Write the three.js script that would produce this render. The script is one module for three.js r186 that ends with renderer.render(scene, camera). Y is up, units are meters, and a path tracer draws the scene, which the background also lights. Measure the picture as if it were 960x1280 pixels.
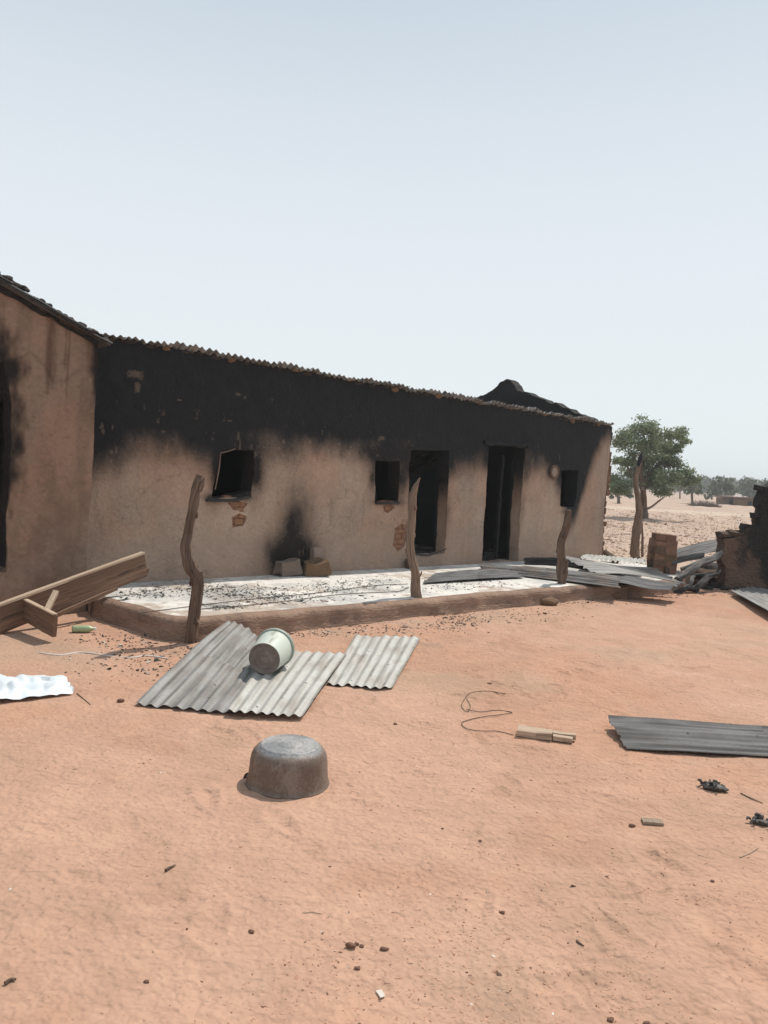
import * as THREE from 'three';
import { mergeGeometries, mergeVertices } from 'three/addons/utils/BufferGeometryUtils.js';

// ------------------------------------------------------------------ camera, sky, sun, exposure
const scene = new THREE.Scene();
const F = 985, CX = 480, CY = 640, EYE = 1.6;                       // focal length in photo pixels (960 x 1280)
const camera = new THREE.PerspectiveCamera(2 * Math.atan(CY / F) * 180 / Math.PI, 0.75, 0.05, 3000);
camera.position.set(0, EYE, 0);
camera.rotation.order = 'YXZ';
camera.rotation.set(-2.93 * Math.PI / 180, 0, 3.4 * Math.PI / 180);
camera.updateMatrixWorld(true);
scene.add(camera);

const SUN = new THREE.Vector3(0.329, 0.848, -0.413).normalize();
{
  const AIR = [[0, 0.835, 0.905, 0.92], [0.1, 0.83, 0.895, 0.92], [0.28, 0.775, 0.835, 0.896], [0.4, 0.69, 0.76, 0.83], [0.515, 0.565, 0.65, 0.735], [0.7, 0.515, 0.605, 0.695], [1, 0.48, 0.57, 0.66]];   // sine of height -> colour, dusty white at the horizon
  const w = 256, h = 256, data = new Float32Array(w * h * 4), d = new THREE.Vector3();
  for (let j = 0; j < h; j++) for (let i = 0; i < w; i++) {
    const el = ((j + 0.5) / h - 0.5) * Math.PI, az = ((i + 0.5) / w - 0.5) * 2 * Math.PI;
    d.set(Math.cos(el) * Math.cos(az), Math.sin(el), Math.cos(el) * Math.sin(az));
    const e = Math.max(0, Math.sin(el)), c = Math.max(0, d.dot(SUN)), g = 0.15 * Math.pow(c, 8);     // dust haze round the sun
    const k = (j * w + i) * 4; let q = 0; while (q < AIR.length - 2 && e > AIR[q + 1][0]) q++;
    const f = Math.min(1, (e - AIR[q][0]) / (AIR[q + 1][0] - AIR[q][0]));
    for (let n = 0; n < 3; n++) data[k + n] = AIR[q][n + 1] * (1 - f) + AIR[q + 1][n + 1] * f + g; data[k + 3] = 1;
  }
  const sky = new THREE.DataTexture(data, w, h, THREE.RGBAFormat, THREE.FloatType);
  sky.mapping = THREE.EquirectangularReflectionMapping; sky.magFilter = THREE.LinearFilter; sky.minFilter = THREE.LinearFilter; sky.needsUpdate = true;
  scene.background = sky; scene.environment = sky;
}
const sun = new THREE.DirectionalLight(new THREE.Color(1, 0.93, 0.83), 3.75);
sun.position.copy(SUN).multiplyScalar(60); sun.target.position.set(0, 0, -8); sun.position.add(sun.target.position);
sun.castShadow = true; sun.shadow.mapSize.set(4096, 4096); sun.shadow.radius = 2; sun.shadow.bias = -0.0004;
Object.assign(sun.shadow.camera, { left: -25, right: 25, top: 30, bottom: -25, near: 1, far: 140 });
scene.add(sun, sun.target);
scene.fog = new THREE.FogExp2(new THREE.Color(0.93, 0.95, 0.96), 0.0012);

const renderer = new THREE.WebGLRenderer({ antialias: true });
renderer.toneMapping = THREE.LinearToneMapping;
renderer.toneMappingExposure = 1.0;
renderer.shadowMap.enabled = true;
renderer.shadowMap.type = THREE.PCFSoftShadowMap;

// ------------------------------------------------------------------ random numbers and noise
let seed = 12345;
const rnd = () => { seed = (seed * 1664525 + 1013904223) >>> 0; return seed / 4294967296; };
const rr = (a, b) => a + (b - a) * rnd();
const clamp = (x, a = 0, b = 1) => Math.min(b, Math.max(a, x));
const smooth = (a, b, x) => { const t = clamp((x - a) / (b - a)); return t * t * (3 - 2 * t); };
const lerp = (a, b, t) => a + (b - a) * t;
const hash = (x, y, z) => { let n = (Math.imul(x, 374761393) + Math.imul(y, 668265263) + Math.imul(z, 1274126177)) | 0; n = Math.imul(n ^ (n >>> 13), 1274126177); n ^= n >>> 16; return (n >>> 0) / 4294967296; };
function noise2(x, y, s = 0, per = 0) {
  let x0 = Math.floor(x), y0 = Math.floor(y); const fx = x - x0, fy = y - y0;
  let x1 = x0 + 1, y1 = y0 + 1;
  if (per) { x0 = ((x0 % per) + per) % per; x1 = ((x1 % per) + per) % per; y0 = ((y0 % per) + per) % per; y1 = ((y1 % per) + per) % per; }
  const u = fx * fx * (3 - 2 * fx), v = fy * fy * (3 - 2 * fy);
  return lerp(lerp(hash(x0, y0, s), hash(x1, y0, s), u), lerp(hash(x0, y1, s), hash(x1, y1, s), u), v);
}
function noise3(x, y, z) {
  const x0 = Math.floor(x), y0 = Math.floor(y), z0 = Math.floor(z), fx = x - x0, fy = y - y0, fz = z - z0;
  const u = fx * fx * (3 - 2 * fx), v = fy * fy * (3 - 2 * fy), w = fz * fz * (3 - 2 * fz);
  const a = lerp(lerp(hash(x0, y0, z0), hash(x0 + 1, y0, z0), u), lerp(hash(x0, y0 + 1, z0), hash(x0 + 1, y0 + 1, z0), u), v);
  const b = lerp(lerp(hash(x0, y0, z0 + 1), hash(x0 + 1, y0, z0 + 1), u), lerp(hash(x0, y0 + 1, z0 + 1), hash(x0 + 1, y0 + 1, z0 + 1), u), v);
  return lerp(a, b, w);
}
function fbm(x, y, oct = 4, s = 0, per = 0) { let a = 0, k = 0.5, t = 0; for (let i = 0; i < oct; i++) { a += k * noise2(x, y, s + i * 17, per); t += k; x *= 2; y *= 2; per *= 2; k *= 0.5; } return a / t; }

// ------------------------------------------------------------------ pixel of the photo -> direction -> point on a surface
const V = (x, y, z) => new THREE.Vector3(x, y, z);
const ray = (px, py) => V((px - CX) / F, (CY - py) / F, -1).applyQuaternion(camera.quaternion);
const G = (px, py, y = 0) => { const d = ray(px, py), t = (y - EYE) / d.y; return V(d.x * t, y, d.z * t); };          // on a level plane
const D = (px, py, depth) => { const d = ray(px, py), t = depth / -d.z; return V(d.x * t, EYE + d.y * t, d.z * t); };  // at a depth
// the house: x along the front wall, z out of it
const HO = V(-1.76, 0, -9.62), HT = Math.atan2(0.68, 0.733);
const hx = V(Math.cos(HT), 0, -Math.sin(HT)), hz = V(Math.sin(HT), 0, Math.cos(HT));
const H = (px, py, z = 0) => { const d = ray(px, py), o = V(-HO.x, EYE, -HO.z), t = (z - o.dot(hz)) / d.dot(hz), p = o.addScaledVector(d, t); return new THREE.Vector2(p.dot(hx), p.y); };
const HW = (u, y, z) => HO.clone().addScaledVector(hx, u).addScaledVector(hz, z).setY(y);

// ------------------------------------------------------------------ textures
function tex(w, h, fn, srgb = true, repeat = true) {
  const data = new Uint8Array(w * h * 4), c = [0, 0, 0];
  const enc = (v) => { v = clamp(v); return Math.round(255 * (srgb ? (v <= 0.0031308 ? 12.92 * v : 1.055 * Math.pow(v, 1 / 2.4) - 0.055) : v)); };
  for (let j = 0; j < h; j++) for (let i = 0; i < w; i++) {
    fn((i + 0.5) / w, (j + 0.5) / h, c); const k = (j * w + i) * 4;
    data[k] = enc(c[0]); data[k + 1] = enc(c[1]); data[k + 2] = enc(c[2]); data[k + 3] = 255;
  }
  const t = new THREE.DataTexture(data, w, h, THREE.RGBAFormat); if (srgb) t.colorSpace = THREE.SRGBColorSpace;
  t.magFilter = THREE.LinearFilter; t.minFilter = THREE.LinearMipmapLinearFilter; t.generateMipmaps = true; t.anisotropy = 8;
  if (repeat) t.wrapS = t.wrapT = THREE.RepeatWrapping;
  t.needsUpdate = true; return t;
}
const grey = (c, v) => { c[0] = c[1] = c[2] = v; };
const rep = (t, x, y) => { const r = t.clone(); r.repeat.set(x, y); r.needsUpdate = true; return r; };

// ------------------------------------------------------------------ object helpers
const taken = {};
const numbered = (n) => { const k = taken[n] = (taken[n] || 0) + 1; return k === 1 ? n : `${n}_${String(k - 1).padStart(3, '0')}`; };
function shadows(m) { m.castShadow = m.receiveShadow = true; return m; }
function thing(name, label, category, base = V(0, 0, 0), group, kind) {
  const o = new THREE.Group(); o.name = numbered(name); o.position.copy(base); scene.add(o);
  o.userData = { label, category }; if (group) o.userData.group = group; if (kind) o.userData.kind = kind;
  return o;
}
// geometry given in world metres, moved to its thing's base
function part(parent, name, geo, mat, label) {
  const p = parent.isGroup ? parent.position : parent.userData.base || V(0, 0, 0);
  geo.translate(-p.x, -p.y, -p.z);
  const m = shadows(new THREE.Mesh(geo, mat)); m.name = name; if (label) m.userData.label = label; parent.add(m); return m;
}
function local(parent, name, geo, mat, label) { const m = shadows(new THREE.Mesh(geo, mat)); m.name = name; if (label) m.userData.label = label; parent.add(m); return m; }
function single(name, label, category, geo, mat, base, group) {
  geo.translate(-base.x, -base.y, -base.z);
  const m = shadows(new THREE.Mesh(geo, mat)); m.name = numbered(name); m.position.copy(base); scene.add(m);
  m.userData = { label, category }; if (group) m.userData.group = group; return m;
}
function setting(name, geo, mat) { const m = shadows(new THREE.Mesh(geo, mat)); m.name = name; m.userData = { kind: 'structure' }; scene.add(m); return m; }
function stuff(name, label, category, geo, mat, matrices, colours, parent = scene) {
  const m = shadows(new THREE.InstancedMesh(geo, mat, matrices.length)); m.name = parent === scene ? numbered(name) : name;
  matrices.forEach((x, i) => { m.setMatrixAt(i, x); if (colours) m.setColorAt(i, colours[i]); });
  m.userData = { kind: 'stuff' }; if (parent === scene) Object.assign(m.userData, { label, category });
  parent.add(m); return m;
}
function roughen(g, amp, scale, s = 0) {            // moves points by a noise that depends on place only, so seams stay shut
  const p = g.attributes.position;
  for (let i = 0; i < p.count; i++) {
    const x = p.getX(i) * scale + s, y = p.getY(i) * scale + s * 1.7, z = p.getZ(i) * scale - s;
    p.setXYZ(i, p.getX(i) + amp * (noise3(x, y, z) - 0.5) * 2, p.getY(i) + amp * (noise3(x + 31, y + 7, z) - 0.5) * 2, p.getZ(i) + amp * (noise3(x, y + 51, z + 13) - 0.5) * 2);
  }
  g.computeVertexNormals(); return g;
}
function weld(g) { g.deleteAttribute('normal'); g.deleteAttribute('uv'); const m = mergeVertices(g, 1e-4); m.computeVertexNormals(); return m; }
function rock(r, sx = 1, sy = 0.7, sz = 1, s = 1, detail = 2) {
  const g = weld(new THREE.IcosahedronGeometry(r, detail)); roughen(g, r * 0.35, 1.3 / r, s); g.scale(sx, sy, sz); g.computeVertexNormals();
  const p = g.attributes.position, uv = new Float32Array(p.count * 2); for (let i = 0; i < p.count; i++) { uv[i * 2] = p.getX(i) * 3; uv[i * 2 + 1] = p.getY(i) * 3 + p.getZ(i) * 3; }
  g.setAttribute('uv', new THREE.BufferAttribute(uv, 2)); return g;
}
function tube(pts, radii, seg = 12, bark = 0.1, steps = 0, s = 0) {       // tapered limb through points, closed at both ends, knobbly
  const curve = new THREE.CatmullRomCurve3(pts, false, 'centripetal'), n = steps || Math.max(6, pts.length * 7);
  const fr = curve.computeFrenetFrames(n, false), pos = [], uv = [], idx = []; let len = 0, last = null;
  for (let i = 0; i <= n; i++) {
    const t = i / n, c = curve.getPointAt(t), q = t * (radii.length - 1), k = Math.min(radii.length - 2, Math.floor(q)), r0 = lerp(radii[k], radii[k + 1], q - k);
    if (last) len += c.distanceTo(last); last = c;
    for (let j = 0; j <= seg; j++) {
      const a = (j % seg) / seg * Math.PI * 2, ca = Math.cos(a), sa = Math.sin(a);
      const r = r0 * (1 + bark * ((noise3(ca * 1.6 + s, sa * 1.6, len * 7 + s) - 0.5) * 1.6 + (noise3(ca * 5 + s, sa * 5, len * 4) - 0.5) * 0.9 + (noise3(ca * 11 + s, sa * 11, len * 9) - 0.5) * 0.35));
      pos.push(c.x + r * (ca * fr.normals[i].x + sa * fr.binormals[i].x), c.y + r * (ca * fr.normals[i].y + sa * fr.binormals[i].y), c.z + r * (ca * fr.normals[i].z + sa * fr.binormals[i].z));
      uv.push(j / seg * r0 * 6.28, len);
      if (i < n && j < seg) { const o = i * (seg + 1) + j; idx.push(o, o + seg + 1, o + 1, o + 1, o + seg + 1, o + seg + 2); }
    }
  }
  for (const e of [0, n]) {
    const c = curve.getPointAt(e / n), o = pos.length / 3, tn = fr.tangents[e], b = e * (seg + 1), r = radii[e ? radii.length - 1 : 0];
    c.addScaledVector(tn, (e ? 1 : -1) * r * 0.3); pos.push(c.x, c.y, c.z); uv.push(0, len);
    for (let j = 0; j < seg; j++) e ? idx.push(b + j, b + j + 1, o) : idx.push(b + j + 1, b + j, o);
  }
  const g = new THREE.BufferGeometry(); g.setAttribute('position', new THREE.Float32BufferAttribute(pos, 3)); g.setAttribute('uv', new THREE.Float32BufferAttribute(uv, 2)); g.setIndex(idx);
  g.computeVertexNormals(); return g;
}
function bar(a, b, w, h, roll = 0, rough = 0.004, s = 0) {                // sawn timber from a to b, w across, h high
  const L = a.distanceTo(b), g = new THREE.BoxGeometry(w, h, L, 3, 3, Math.max(4, Math.round(L * 12)));
  const uv = g.attributes.uv, p = g.attributes.position;
  for (let i = 0; i < p.count; i++) uv.setXY(i, p.getX(i) + p.getY(i), p.getZ(i));
  roughen(g, rough, 9, s);
  const z = b.clone().sub(a).normalize(), x = V(0, 1, 0).cross(z).normalize(), y = z.clone().cross(x);
  x.applyAxisAngle(z, roll); y.applyAxisAngle(z, roll);
  const m = new THREE.Matrix4().makeBasis(x, y, z).setPosition(a.clone().add(b).multiplyScalar(0.5));
  g.applyMatrix4(m); return g;
}
// corrugated sheet between four corners: c00-c10 across the waves, c00-c01 along them; a thin closed shell
function corrugated(c00, c10, c11, c01, n, amp, bend = () => 0, along = 14, edge = 0, buckle = 0.022) {
  const S = n * 8, T = along, pos = [], uv = [], idx = [], a = V(), b = V(), p = V();
  const nrm = c10.clone().sub(c00).cross(c01.clone().sub(c00)).normalize(); if (nrm.y < 0) nrm.negate();
  const W = c00.distanceTo(c10), L = c00.distanceTo(c01), th = 0.0016;
  for (const side of [1, -1]) for (let i = 0; i <= S; i++) for (let j = 0; j <= T; j++) {
    const s = i / S, t = j / T, tt = t + edge * (t > 0.5 ? 1 : -1) * Math.abs(t - 0.5) * 2 * (noise2(s * 9, t > 0.5 ? 3 : 0, 5) - 0.5);
    a.lerpVectors(c00, c10, s); b.lerpVectors(c01, c11, s); p.lerpVectors(a, b, tt);
    p.addScaledVector(nrm, amp * Math.sin(s * n * Math.PI * 2) * (1 + 0.25 * (noise2(s * 6, t * 4, 3) - 0.5)) + bend(s, t) + buckle * (fbm(s * 2.2 + W, t * 3 + L, 3, 8) - 0.5) * smooth(0, 0.12, t) * smooth(1, 0.88, t) + side * th / 2);
    pos.push(p.x, p.y, p.z); uv.push(s * W, t * L);
  }
  const N = (S + 1) * (T + 1), at = (i, j) => i * (T + 1) + j;
  for (let i = 0; i < S; i++) for (let j = 0; j < T; j++) {
    const q = [at(i, j), at(i + 1, j), at(i + 1, j + 1), at(i, j + 1)];
    idx.push(q[0], q[1], q[2], q[0], q[2], q[3], q[0] + N, q[2] + N, q[1] + N, q[0] + N, q[3] + N, q[2] + N);
  }
  const rim = (m, k) => idx.push(m, m + N, k, k, m + N, k + N);
  for (let i = 0; i < S; i++) { rim(at(i, 0), at(i + 1, 0)); rim(at(i + 1, T), at(i, T)); }
  for (let j = 0; j < T; j++) { rim(at(0, j + 1), at(0, j)); rim(at(S, j), at(S, j + 1)); }
  const g = new THREE.BufferGeometry(); g.setAttribute('position', new THREE.Float32BufferAttribute(pos, 3)); g.setAttribute('uv', new THREE.Float32BufferAttribute(uv, 2)); g.setIndex(idx);
  g.computeVertexNormals(); return g;
}
function ragged(pts, step, amp, s, open = false) {                        // outline with small irregular steps
  const out = [], n = pts.length;
  for (let i = 0; i < (open ? n - 1 : n); i++) {
    const a = pts[i], b = pts[(i + 1) % n], k = Math.max(1, Math.round(a.distanceTo(b) / step));
    for (let j = 0; j < k; j++) {
      const x = lerp(a.x, b.x, j / k), y = lerp(a.y, b.y, j / k);
      out.push(new THREE.Vector2(x + amp * ((fbm(x * 6, y * 6, 3, s) - 0.5) * 2.4), y + amp * ((fbm(x * 6 + 40, y * 6, 3, s + 9) - 0.5) * 2.4)));
    }
  }
  if (open) out.push(pts[n - 1].clone());
  return out;
}
function wallGeo(outline, holes, depth, box) {                            // outline and holes in metres, uv over box [u0,u1,y0,y1]
  const sh = new THREE.Shape(outline); for (const h of holes) sh.holes.push(new THREE.Path(h));
  const f = (v, i, r = 0) => new THREE.Vector2((v[i * 3] - r * (depth - v[i * 3 + 2]) - box[0]) / (box[1] - box[0]), (v[i * 3 + 1] - box[2]) / (box[3] - box[2]));
  const g = new THREE.ExtrudeGeometry(sh, { depth, bevelEnabled: false, curveSegments: 1, UVGenerator: { generateTopUV: (_, v, a, b, c) => [f(v, a), f(v, b), f(v, c)], generateSideWallUV: (_, v, a, b, c, d) => [f(v, a, 1), f(v, b, 1), f(v, c, 1), f(v, d, 1)] } });
  g.clearGroups(); return g;
}

// ------------------------------------------------------------------ shared materials
const lumpy = tex(512, 512, (u, v, c) => grey(c, 0.6 * fbm(u * 6, v * 6, 5, 3, 6) + 0.4 * fbm(u * 40, v * 40, 3, 8, 40)), false);
const streaks = tex(256, 512, (u, v, c) => { const f = 0.55 * noise2(u * 40, v * 3, 2) + 0.3 * noise2(u * 90, v * 6, 5) + 0.15 * fbm(u * 8, v * 8, 3, 7, 8); grey(c, f); }, false);
const std = (o) => new THREE.MeshStandardMaterial({ roughness: 0.95, metalness: 0, side: THREE.DoubleSide, ...o });
const woodMap = (a, b, s, crack = 0.25) => tex(256, 512, (u, v, c) => {
  const w = fbm(u * 3, v * 2, 3, s), f = clamp(0.5 * noise2((u + w * 0.05) * 34, v * 2.5, s + 2) + 0.35 * noise2(u * 80, v * 5, s + 4) + 0.25 * w);
  const ck = 1 - crack * smooth(0.30, 0.16, 0.75 * noise2((u + w * 0.08) * 26, v * 1.8, s + 6) + 0.25 * fbm(u * 12, v * 12, 2, s + 8));
  for (let i = 0; i < 3; i++) c[i] = lerp(a[i], b[i], f) * ck;
});
const M = {};
M.bark = std({ map: rep(woodMap([0.035, 0.02, 0.013], [0.26, 0.18, 0.13], 11, 0.75), 4, 1), bumpMap: rep(streaks, 4, 1), bumpScale: 0.02 });
M.barkPale = std({ map: rep(woodMap([0.12, 0.078, 0.052], [0.36, 0.26, 0.195], 14, 0.5), 4, 1), bumpMap: rep(streaks, 4, 1), bumpScale: 0.014 });
M.timber = std({ map: rep(woodMap([0.07, 0.036, 0.021], [0.25, 0.148, 0.095], 21, 0.5), 2, 0.8), bumpMap: rep(streaks, 2, 0.8), bumpScale: 0.003 });
M.timberPale = std({ map: rep(woodMap([0.27, 0.19, 0.13], [0.56, 0.43, 0.32], 27), 3, 0.8), bumpMap: rep(streaks, 3, 0.8), bumpScale: 0.006 });
M.charWood = std({ map: rep(woodMap([0.008, 0.008, 0.008], [0.05, 0.045, 0.042], 31), 3, 1), bumpMap: rep(streaks, 3, 1), bumpScale: 0.01, roughness: 0.8 });
M.ashWood = std({ map: rep(woodMap([0.03, 0.028, 0.027], [0.24, 0.225, 0.21], 35, 0.5), 3, 1), bumpMap: rep(streaks, 3, 1), bumpScale: 0.01 });
M.soot = std({ map: tex(256, 256, (u, v, c) => { const f = fbm(u * 8, v * 8, 4, 60, 8); c[0] = 0.006 + 0.016 * f; c[1] = 0.006 + 0.015 * f; c[2] = 0.006 + 0.014 * f; }), bumpMap: lumpy, bumpScale: 0.015 });
const brickMap = (a, b, s) => tex(256, 256, (u, v, c) => { const f = 0.6 * fbm(u * 5, v * 5, 4, s, 5) + 0.4 * fbm(u * 30, v * 30, 2, s + 5, 30); for (let i = 0; i < 3; i++) c[i] = lerp(a[i], b[i], f); });
M.brick = [0, 1, 2].map((k) => std({ map: brickMap([0.19 + k * 0.02, 0.092 + k * 0.01, 0.056], [0.33 + k * 0.02, 0.172 + k * 0.012, 0.113], 70 + k), bumpMap: lumpy, bumpScale: 0.012 }));
M.mudBrick = [0, 1, 2].map((k) => std({ map: brickMap([0.09 + k * 0.015, 0.052 + k * 0.009, 0.036], [0.20 + k * 0.02, 0.12 + k * 0.012, 0.083], 80 + k), bumpMap: lumpy, bumpScale: 0.02 }));
M.scorch = [0, 1].map((k) => std({ map: brickMap([0.045, 0.026, 0.018], [0.115 + k * 0.02, 0.068 + k * 0.01, 0.047], 93 + k), bumpMap: lumpy, bumpScale: 0.03 }));
M.redMud = std({ map: brickMap([0.16, 0.085, 0.055], [0.30, 0.165, 0.11], 88), bumpMap: lumpy, bumpScale: 0.02 });
M.sootBrick = [0, 1].map((k) => std({ map: brickMap([0.010, 0.009, 0.009], [0.05 + k * 0.02, 0.04 + k * 0.014, 0.035 + k * 0.01], 90 + k), bumpMap: lumpy, bumpScale: 0.02 }));
const metalMap = (base, dark, amount, s, rust = 0) => tex(512, 512, (u, v, c) => {
  const st = 0.6 * noise2(u * 60, v * 2.2, s) + 0.4 * noise2(u * 22, v * 5, s + 3), pa = fbm(u * 3.2, v * 3.2, 5, s + 7, 0), d = smooth(0.38, 0.8, 0.75 * st + 0.35 * pa + amount), r = rust * smooth(0.5, 0.7, fbm(u * 7, v * 5, 4, s + 20));
  const sp = fbm(u * 70, v * 70, 2, s + 31), hx0 = Math.floor(u * 9), hy0 = Math.floor(v * 5), hole = hash(hx0, hy0, s) < 0.16 ? smooth(0.011, 0.006, Math.hypot(u - (hx0 + 0.2 + 0.6 * hash(hx0, hy0, s + 1)) / 9, v - (hy0 + 0.2 + 0.6 * hash(hx0, hy0, s + 2)) / 5)) : 0;
  for (let i = 0; i < 3; i++) { let x = lerp(base[i], dark[i], d) * (0.88 + 0.24 * sp); c[i] = lerp(lerp(x, [0.22, 0.12, 0.07][i], r), 0.02, hole); }
});
const metal = (map, rough, met) => std({ map, roughness: rough, metalness: met, bumpMap: lumpy, bumpScale: 0.002 });
M.zinc = metal(metalMap([0.45, 0.445, 0.415], [0.31, 0.288, 0.26], -0.06, 100, 0.12), 0.65, 0.15);
M.zincGrey = metal(metalMap([0.28, 0.275, 0.265], [0.17, 0.157, 0.145], 0.0, 110, 0.12), 0.66, 0.12);
M.zincDark = metal(metalMap([0.13, 0.128, 0.128], [0.04, 0.038, 0.037], 0.06, 120, 0.08), 0.72, 0.1);
M.debris = std({ map: tex(512, 512, (u, v, c) => { const f = fbm(u * 7, v * 7, 4, 170, 7), g = fbm(u * 40, v * 40, 3, 175, 40), ch = smooth(0.5, 0.62, g + 0.4 * (f - 0.5)), k = 0.8 + 0.5 * (f - 0.5); for (let i = 0; i < 3; i++) c[i] = lerp([0.26, 0.20, 0.155][i] * k, 0.025, ch); }), bumpMap: lumpy, bumpScale: 0.03 });      // earth floor, ash and charcoal
M.zincSoot = metal(metalMap([0.075, 0.075, 0.078], [0.02, 0.0195, 0.02], 0.0, 150, 0.05), 0.85, 0.0);
M.zincRoof = metal(metalMap([0.40, 0.40, 0.39], [0.14, 0.137, 0.135], -0.04, 140, 0.1), 0.75, 0.1);
M.zincBurnt = metal(metalMap([0.24, 0.23, 0.22], [0.05, 0.045, 0.041], 0.04, 130, 0.3), 0.75, 0.1);

// ------------------------------------------------------------------ ground
const prints = []; { let q = 4242; const r = () => { q = (q * 1664525 + 1013904223) >>> 0; return q / 4294967296; }; for (let i = 0; i < 130; i++) { const d = 2.2 + 6 * r(), a = (r() - 0.42) * 0.95, t = r() * 6.28; prints.push([Math.tan(a) * d, -d, Math.cos(t), Math.sin(t), 0.5 + 0.7 * r()]); } }
const relief = (x, z) => {
  const d = Math.hypot(x, z), near = 1 - smooth(9, 16, d);
  let h = 0.03 * (fbm(x * 0.35 + 9, z * 0.35, 3, 40) - 0.5) * smooth(1, 4, d);
  if (d < 16) {
    const rough = 0.35 + 0.65 * smooth(-0.9, 0.9, x + 0.25 * (fbm(x, z, 2, 44) - 0.5) * 6);
    h += near * rough * (0.024 * (fbm(x * 2.6, z * 2.6, 4, 41) - 0.5) + 0.010 * (1 - Math.abs(2 * noise2(x * 7 + 0.7 * z, z * 9, 42) - 1)) * noise2(x * 1.3, z * 1.3, 43));
    h += near * rough * (0.005 * (fbm(x * 12, z * 17, 3, 45) - 0.5) + smooth(0.42, 0.7, fbm(x * 0.9 + 5, z * 0.9, 3, 48)) * (0.009 * (fbm(x * 13, z * 20, 3, 49) - 0.5) - 0.012 * smooth(0.60, 0.78, fbm(x * 8.5, z * 11, 2, 47))));
  }
  if (d < 9.5) for (const p of prints) { const ax = x - p[0], az = z - p[1]; if (ax * ax + az * az > 0.09) continue; const l = (ax * p[2] + az * p[3]) / 0.13, w = (az * p[2] - ax * p[3]) / (0.05 - 0.012 * l), q = l * l + w * w; if (q < 4) h += near * p[4] * (-0.012 * Math.exp(-q * 1.6) + 0.006 * Math.exp(-((Math.sqrt(q) - 1.25) ** 2) * 9)); }
  if (d > 17) h += smooth(17, 24, d) * 0.05 * (fbm(x * 1.1, z * 1.1, 3, 46) - 0.5) + smooth(20, 30, d) * 0.05 * (Math.sin((z * 0.93 + x * 0.3) * 7.0) * 0.5);
  return h;
};
{
  const rings = [0, 0.7, 1.3]; for (let r = 1.8; r < 9; r += 0.0165) rings.push(r); for (let r = 9; r < 1500; r *= 1.024) rings.push(r);
  const ang = []; const a0 = -0.56, a1 = 0.56, n = 470; for (let i = 0; i <= n; i++) ang.push(a0 + (a1 - a0) * i / n); for (let i = 1; i < 64; i++) ang.push(a1 + (Math.PI * 2 - (a1 - a0)) * i / 64);
  const pos = [], col = [], uv = [], idx = [], A = ang.length, c = [0, 0, 0];
  const mixc = (t, q) => { for (let i = 0; i < 3; i++) c[i] = lerp(c[i], q[i], clamp(t)); };
  for (const r of rings) for (const a of ang) {
    const x = Math.sin(a) * r, z = -Math.cos(a) * r, fieldSide = (x - 4.27) * 0.865 - (z + 15.2) * 0.5, far = fieldSide > -2;      // the field starts at the line from the house corner to the ruined wall
    pos.push(x, relief(x, z), z); uv.push(x / 5, -z / 5);
    const e = 1.08;
    c[0] = 0.525 * e; c[1] = 0.292 * e; c[2] = 0.190 * e;
    const f1 = fbm(x * 0.55 + 3, z * 0.55, 4, 50), f2 = fbm(x * 2.3, z * 2.3, 4, 51), f3 = fbm(x * 0.16, z * 0.16, 3, 52);
    mixc(0.75 * smooth(0.42, 0.66, 0.8 * f1 + 0.2 * f2 + 0.16 * smooth(0.3, 0.7, fbm(x * 0.22 + 1.3, z * 0.22, 3, 57) ) - 0.06), [0.60, 0.372, 0.262]);                            // pale dust
    mixc(0.4 * smooth(0.54, 0.75, f2), [0.46, 0.236, 0.144]);                            // redder earth
    mixc(0.5 * smooth(0.55, 0.7, 0.7 * fbm(x * 0.8 + 31, z * 0.8, 4, 59) + 0.3 * f2), [0.50, 0.345, 0.25]);             // greyer sand
    mixc(0.30 * smooth(0.56, 0.7, fbm(x * 1.1 + 8, z * 1.1, 4, 53)), [0.43, 0.262, 0.175]);
    if (far) {
      const t = smooth(-0.6, 2.2, fieldSide + 2 * (f1 - 0.5));
      mixc(t, [0.54 + 0.14 * (f1 - 0.5), 0.385 + 0.09 * (f1 - 0.5), 0.295]);
      mixc(t * smooth(0.45, 0.7, f2) * 0.5, [0.62, 0.48, 0.38]);
    }
    col.push(c[0], c[1], c[2]);
  }
  for (let i = 0; i < rings.length - 1; i++) for (let j = 0; j < A; j++) { const k = (j + 1) % A, p = i * A + j, q = i * A + k; idx.push(p, q, p + A, q, q + A, p + A); }
  const g = new THREE.BufferGeometry(); g.setAttribute('position', new THREE.Float32BufferAttribute(pos, 3)); g.setAttribute('color', new THREE.Float32BufferAttribute(col, 3)); g.setAttribute('uv', new THREE.Float32BufferAttribute(uv, 2)); g.setIndex(idx);
  g.computeVertexNormals();
  const map = tex(1536, 1536, (u, v, c) => {
    const gr = fbm(u * 320, v * 320, 2, 201, 320), m = fbm(u * 28, v * 28, 4, 205, 28), st = fbm(u * 60, v * 130, 3, 209, 60), sp = noise2(u * 420, v * 420, 213, 420), q = 0.78 + 0.13 * (gr - 0.5) + 0.16 * (m - 0.5) + 0.10 * (st - 0.5), dk = smooth(0.965, 0.99, sp) * 0.3, lt = smooth(0.02, 0.01, sp) * 0.12;
    c[0] = q * (1 - dk) + lt; c[1] = q * (1 - dk * 1.05) + lt; c[2] = q * (1 - dk * 1.05) + lt;
  });
  const bump = tex(1536, 1536, (u, v, c) => grey(c, 0.42 * fbm(u * 24, v * 24, 5, 221, 24) + 0.28 * (1 - Math.abs(2 * fbm(u * 45, v * 80, 3, 225, 45) - 1)) + 0.3 * fbm(u * 260, v * 260, 2, 229, 260)), false);
  map.anisotropy = bump.anisotropy = 16;
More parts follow.
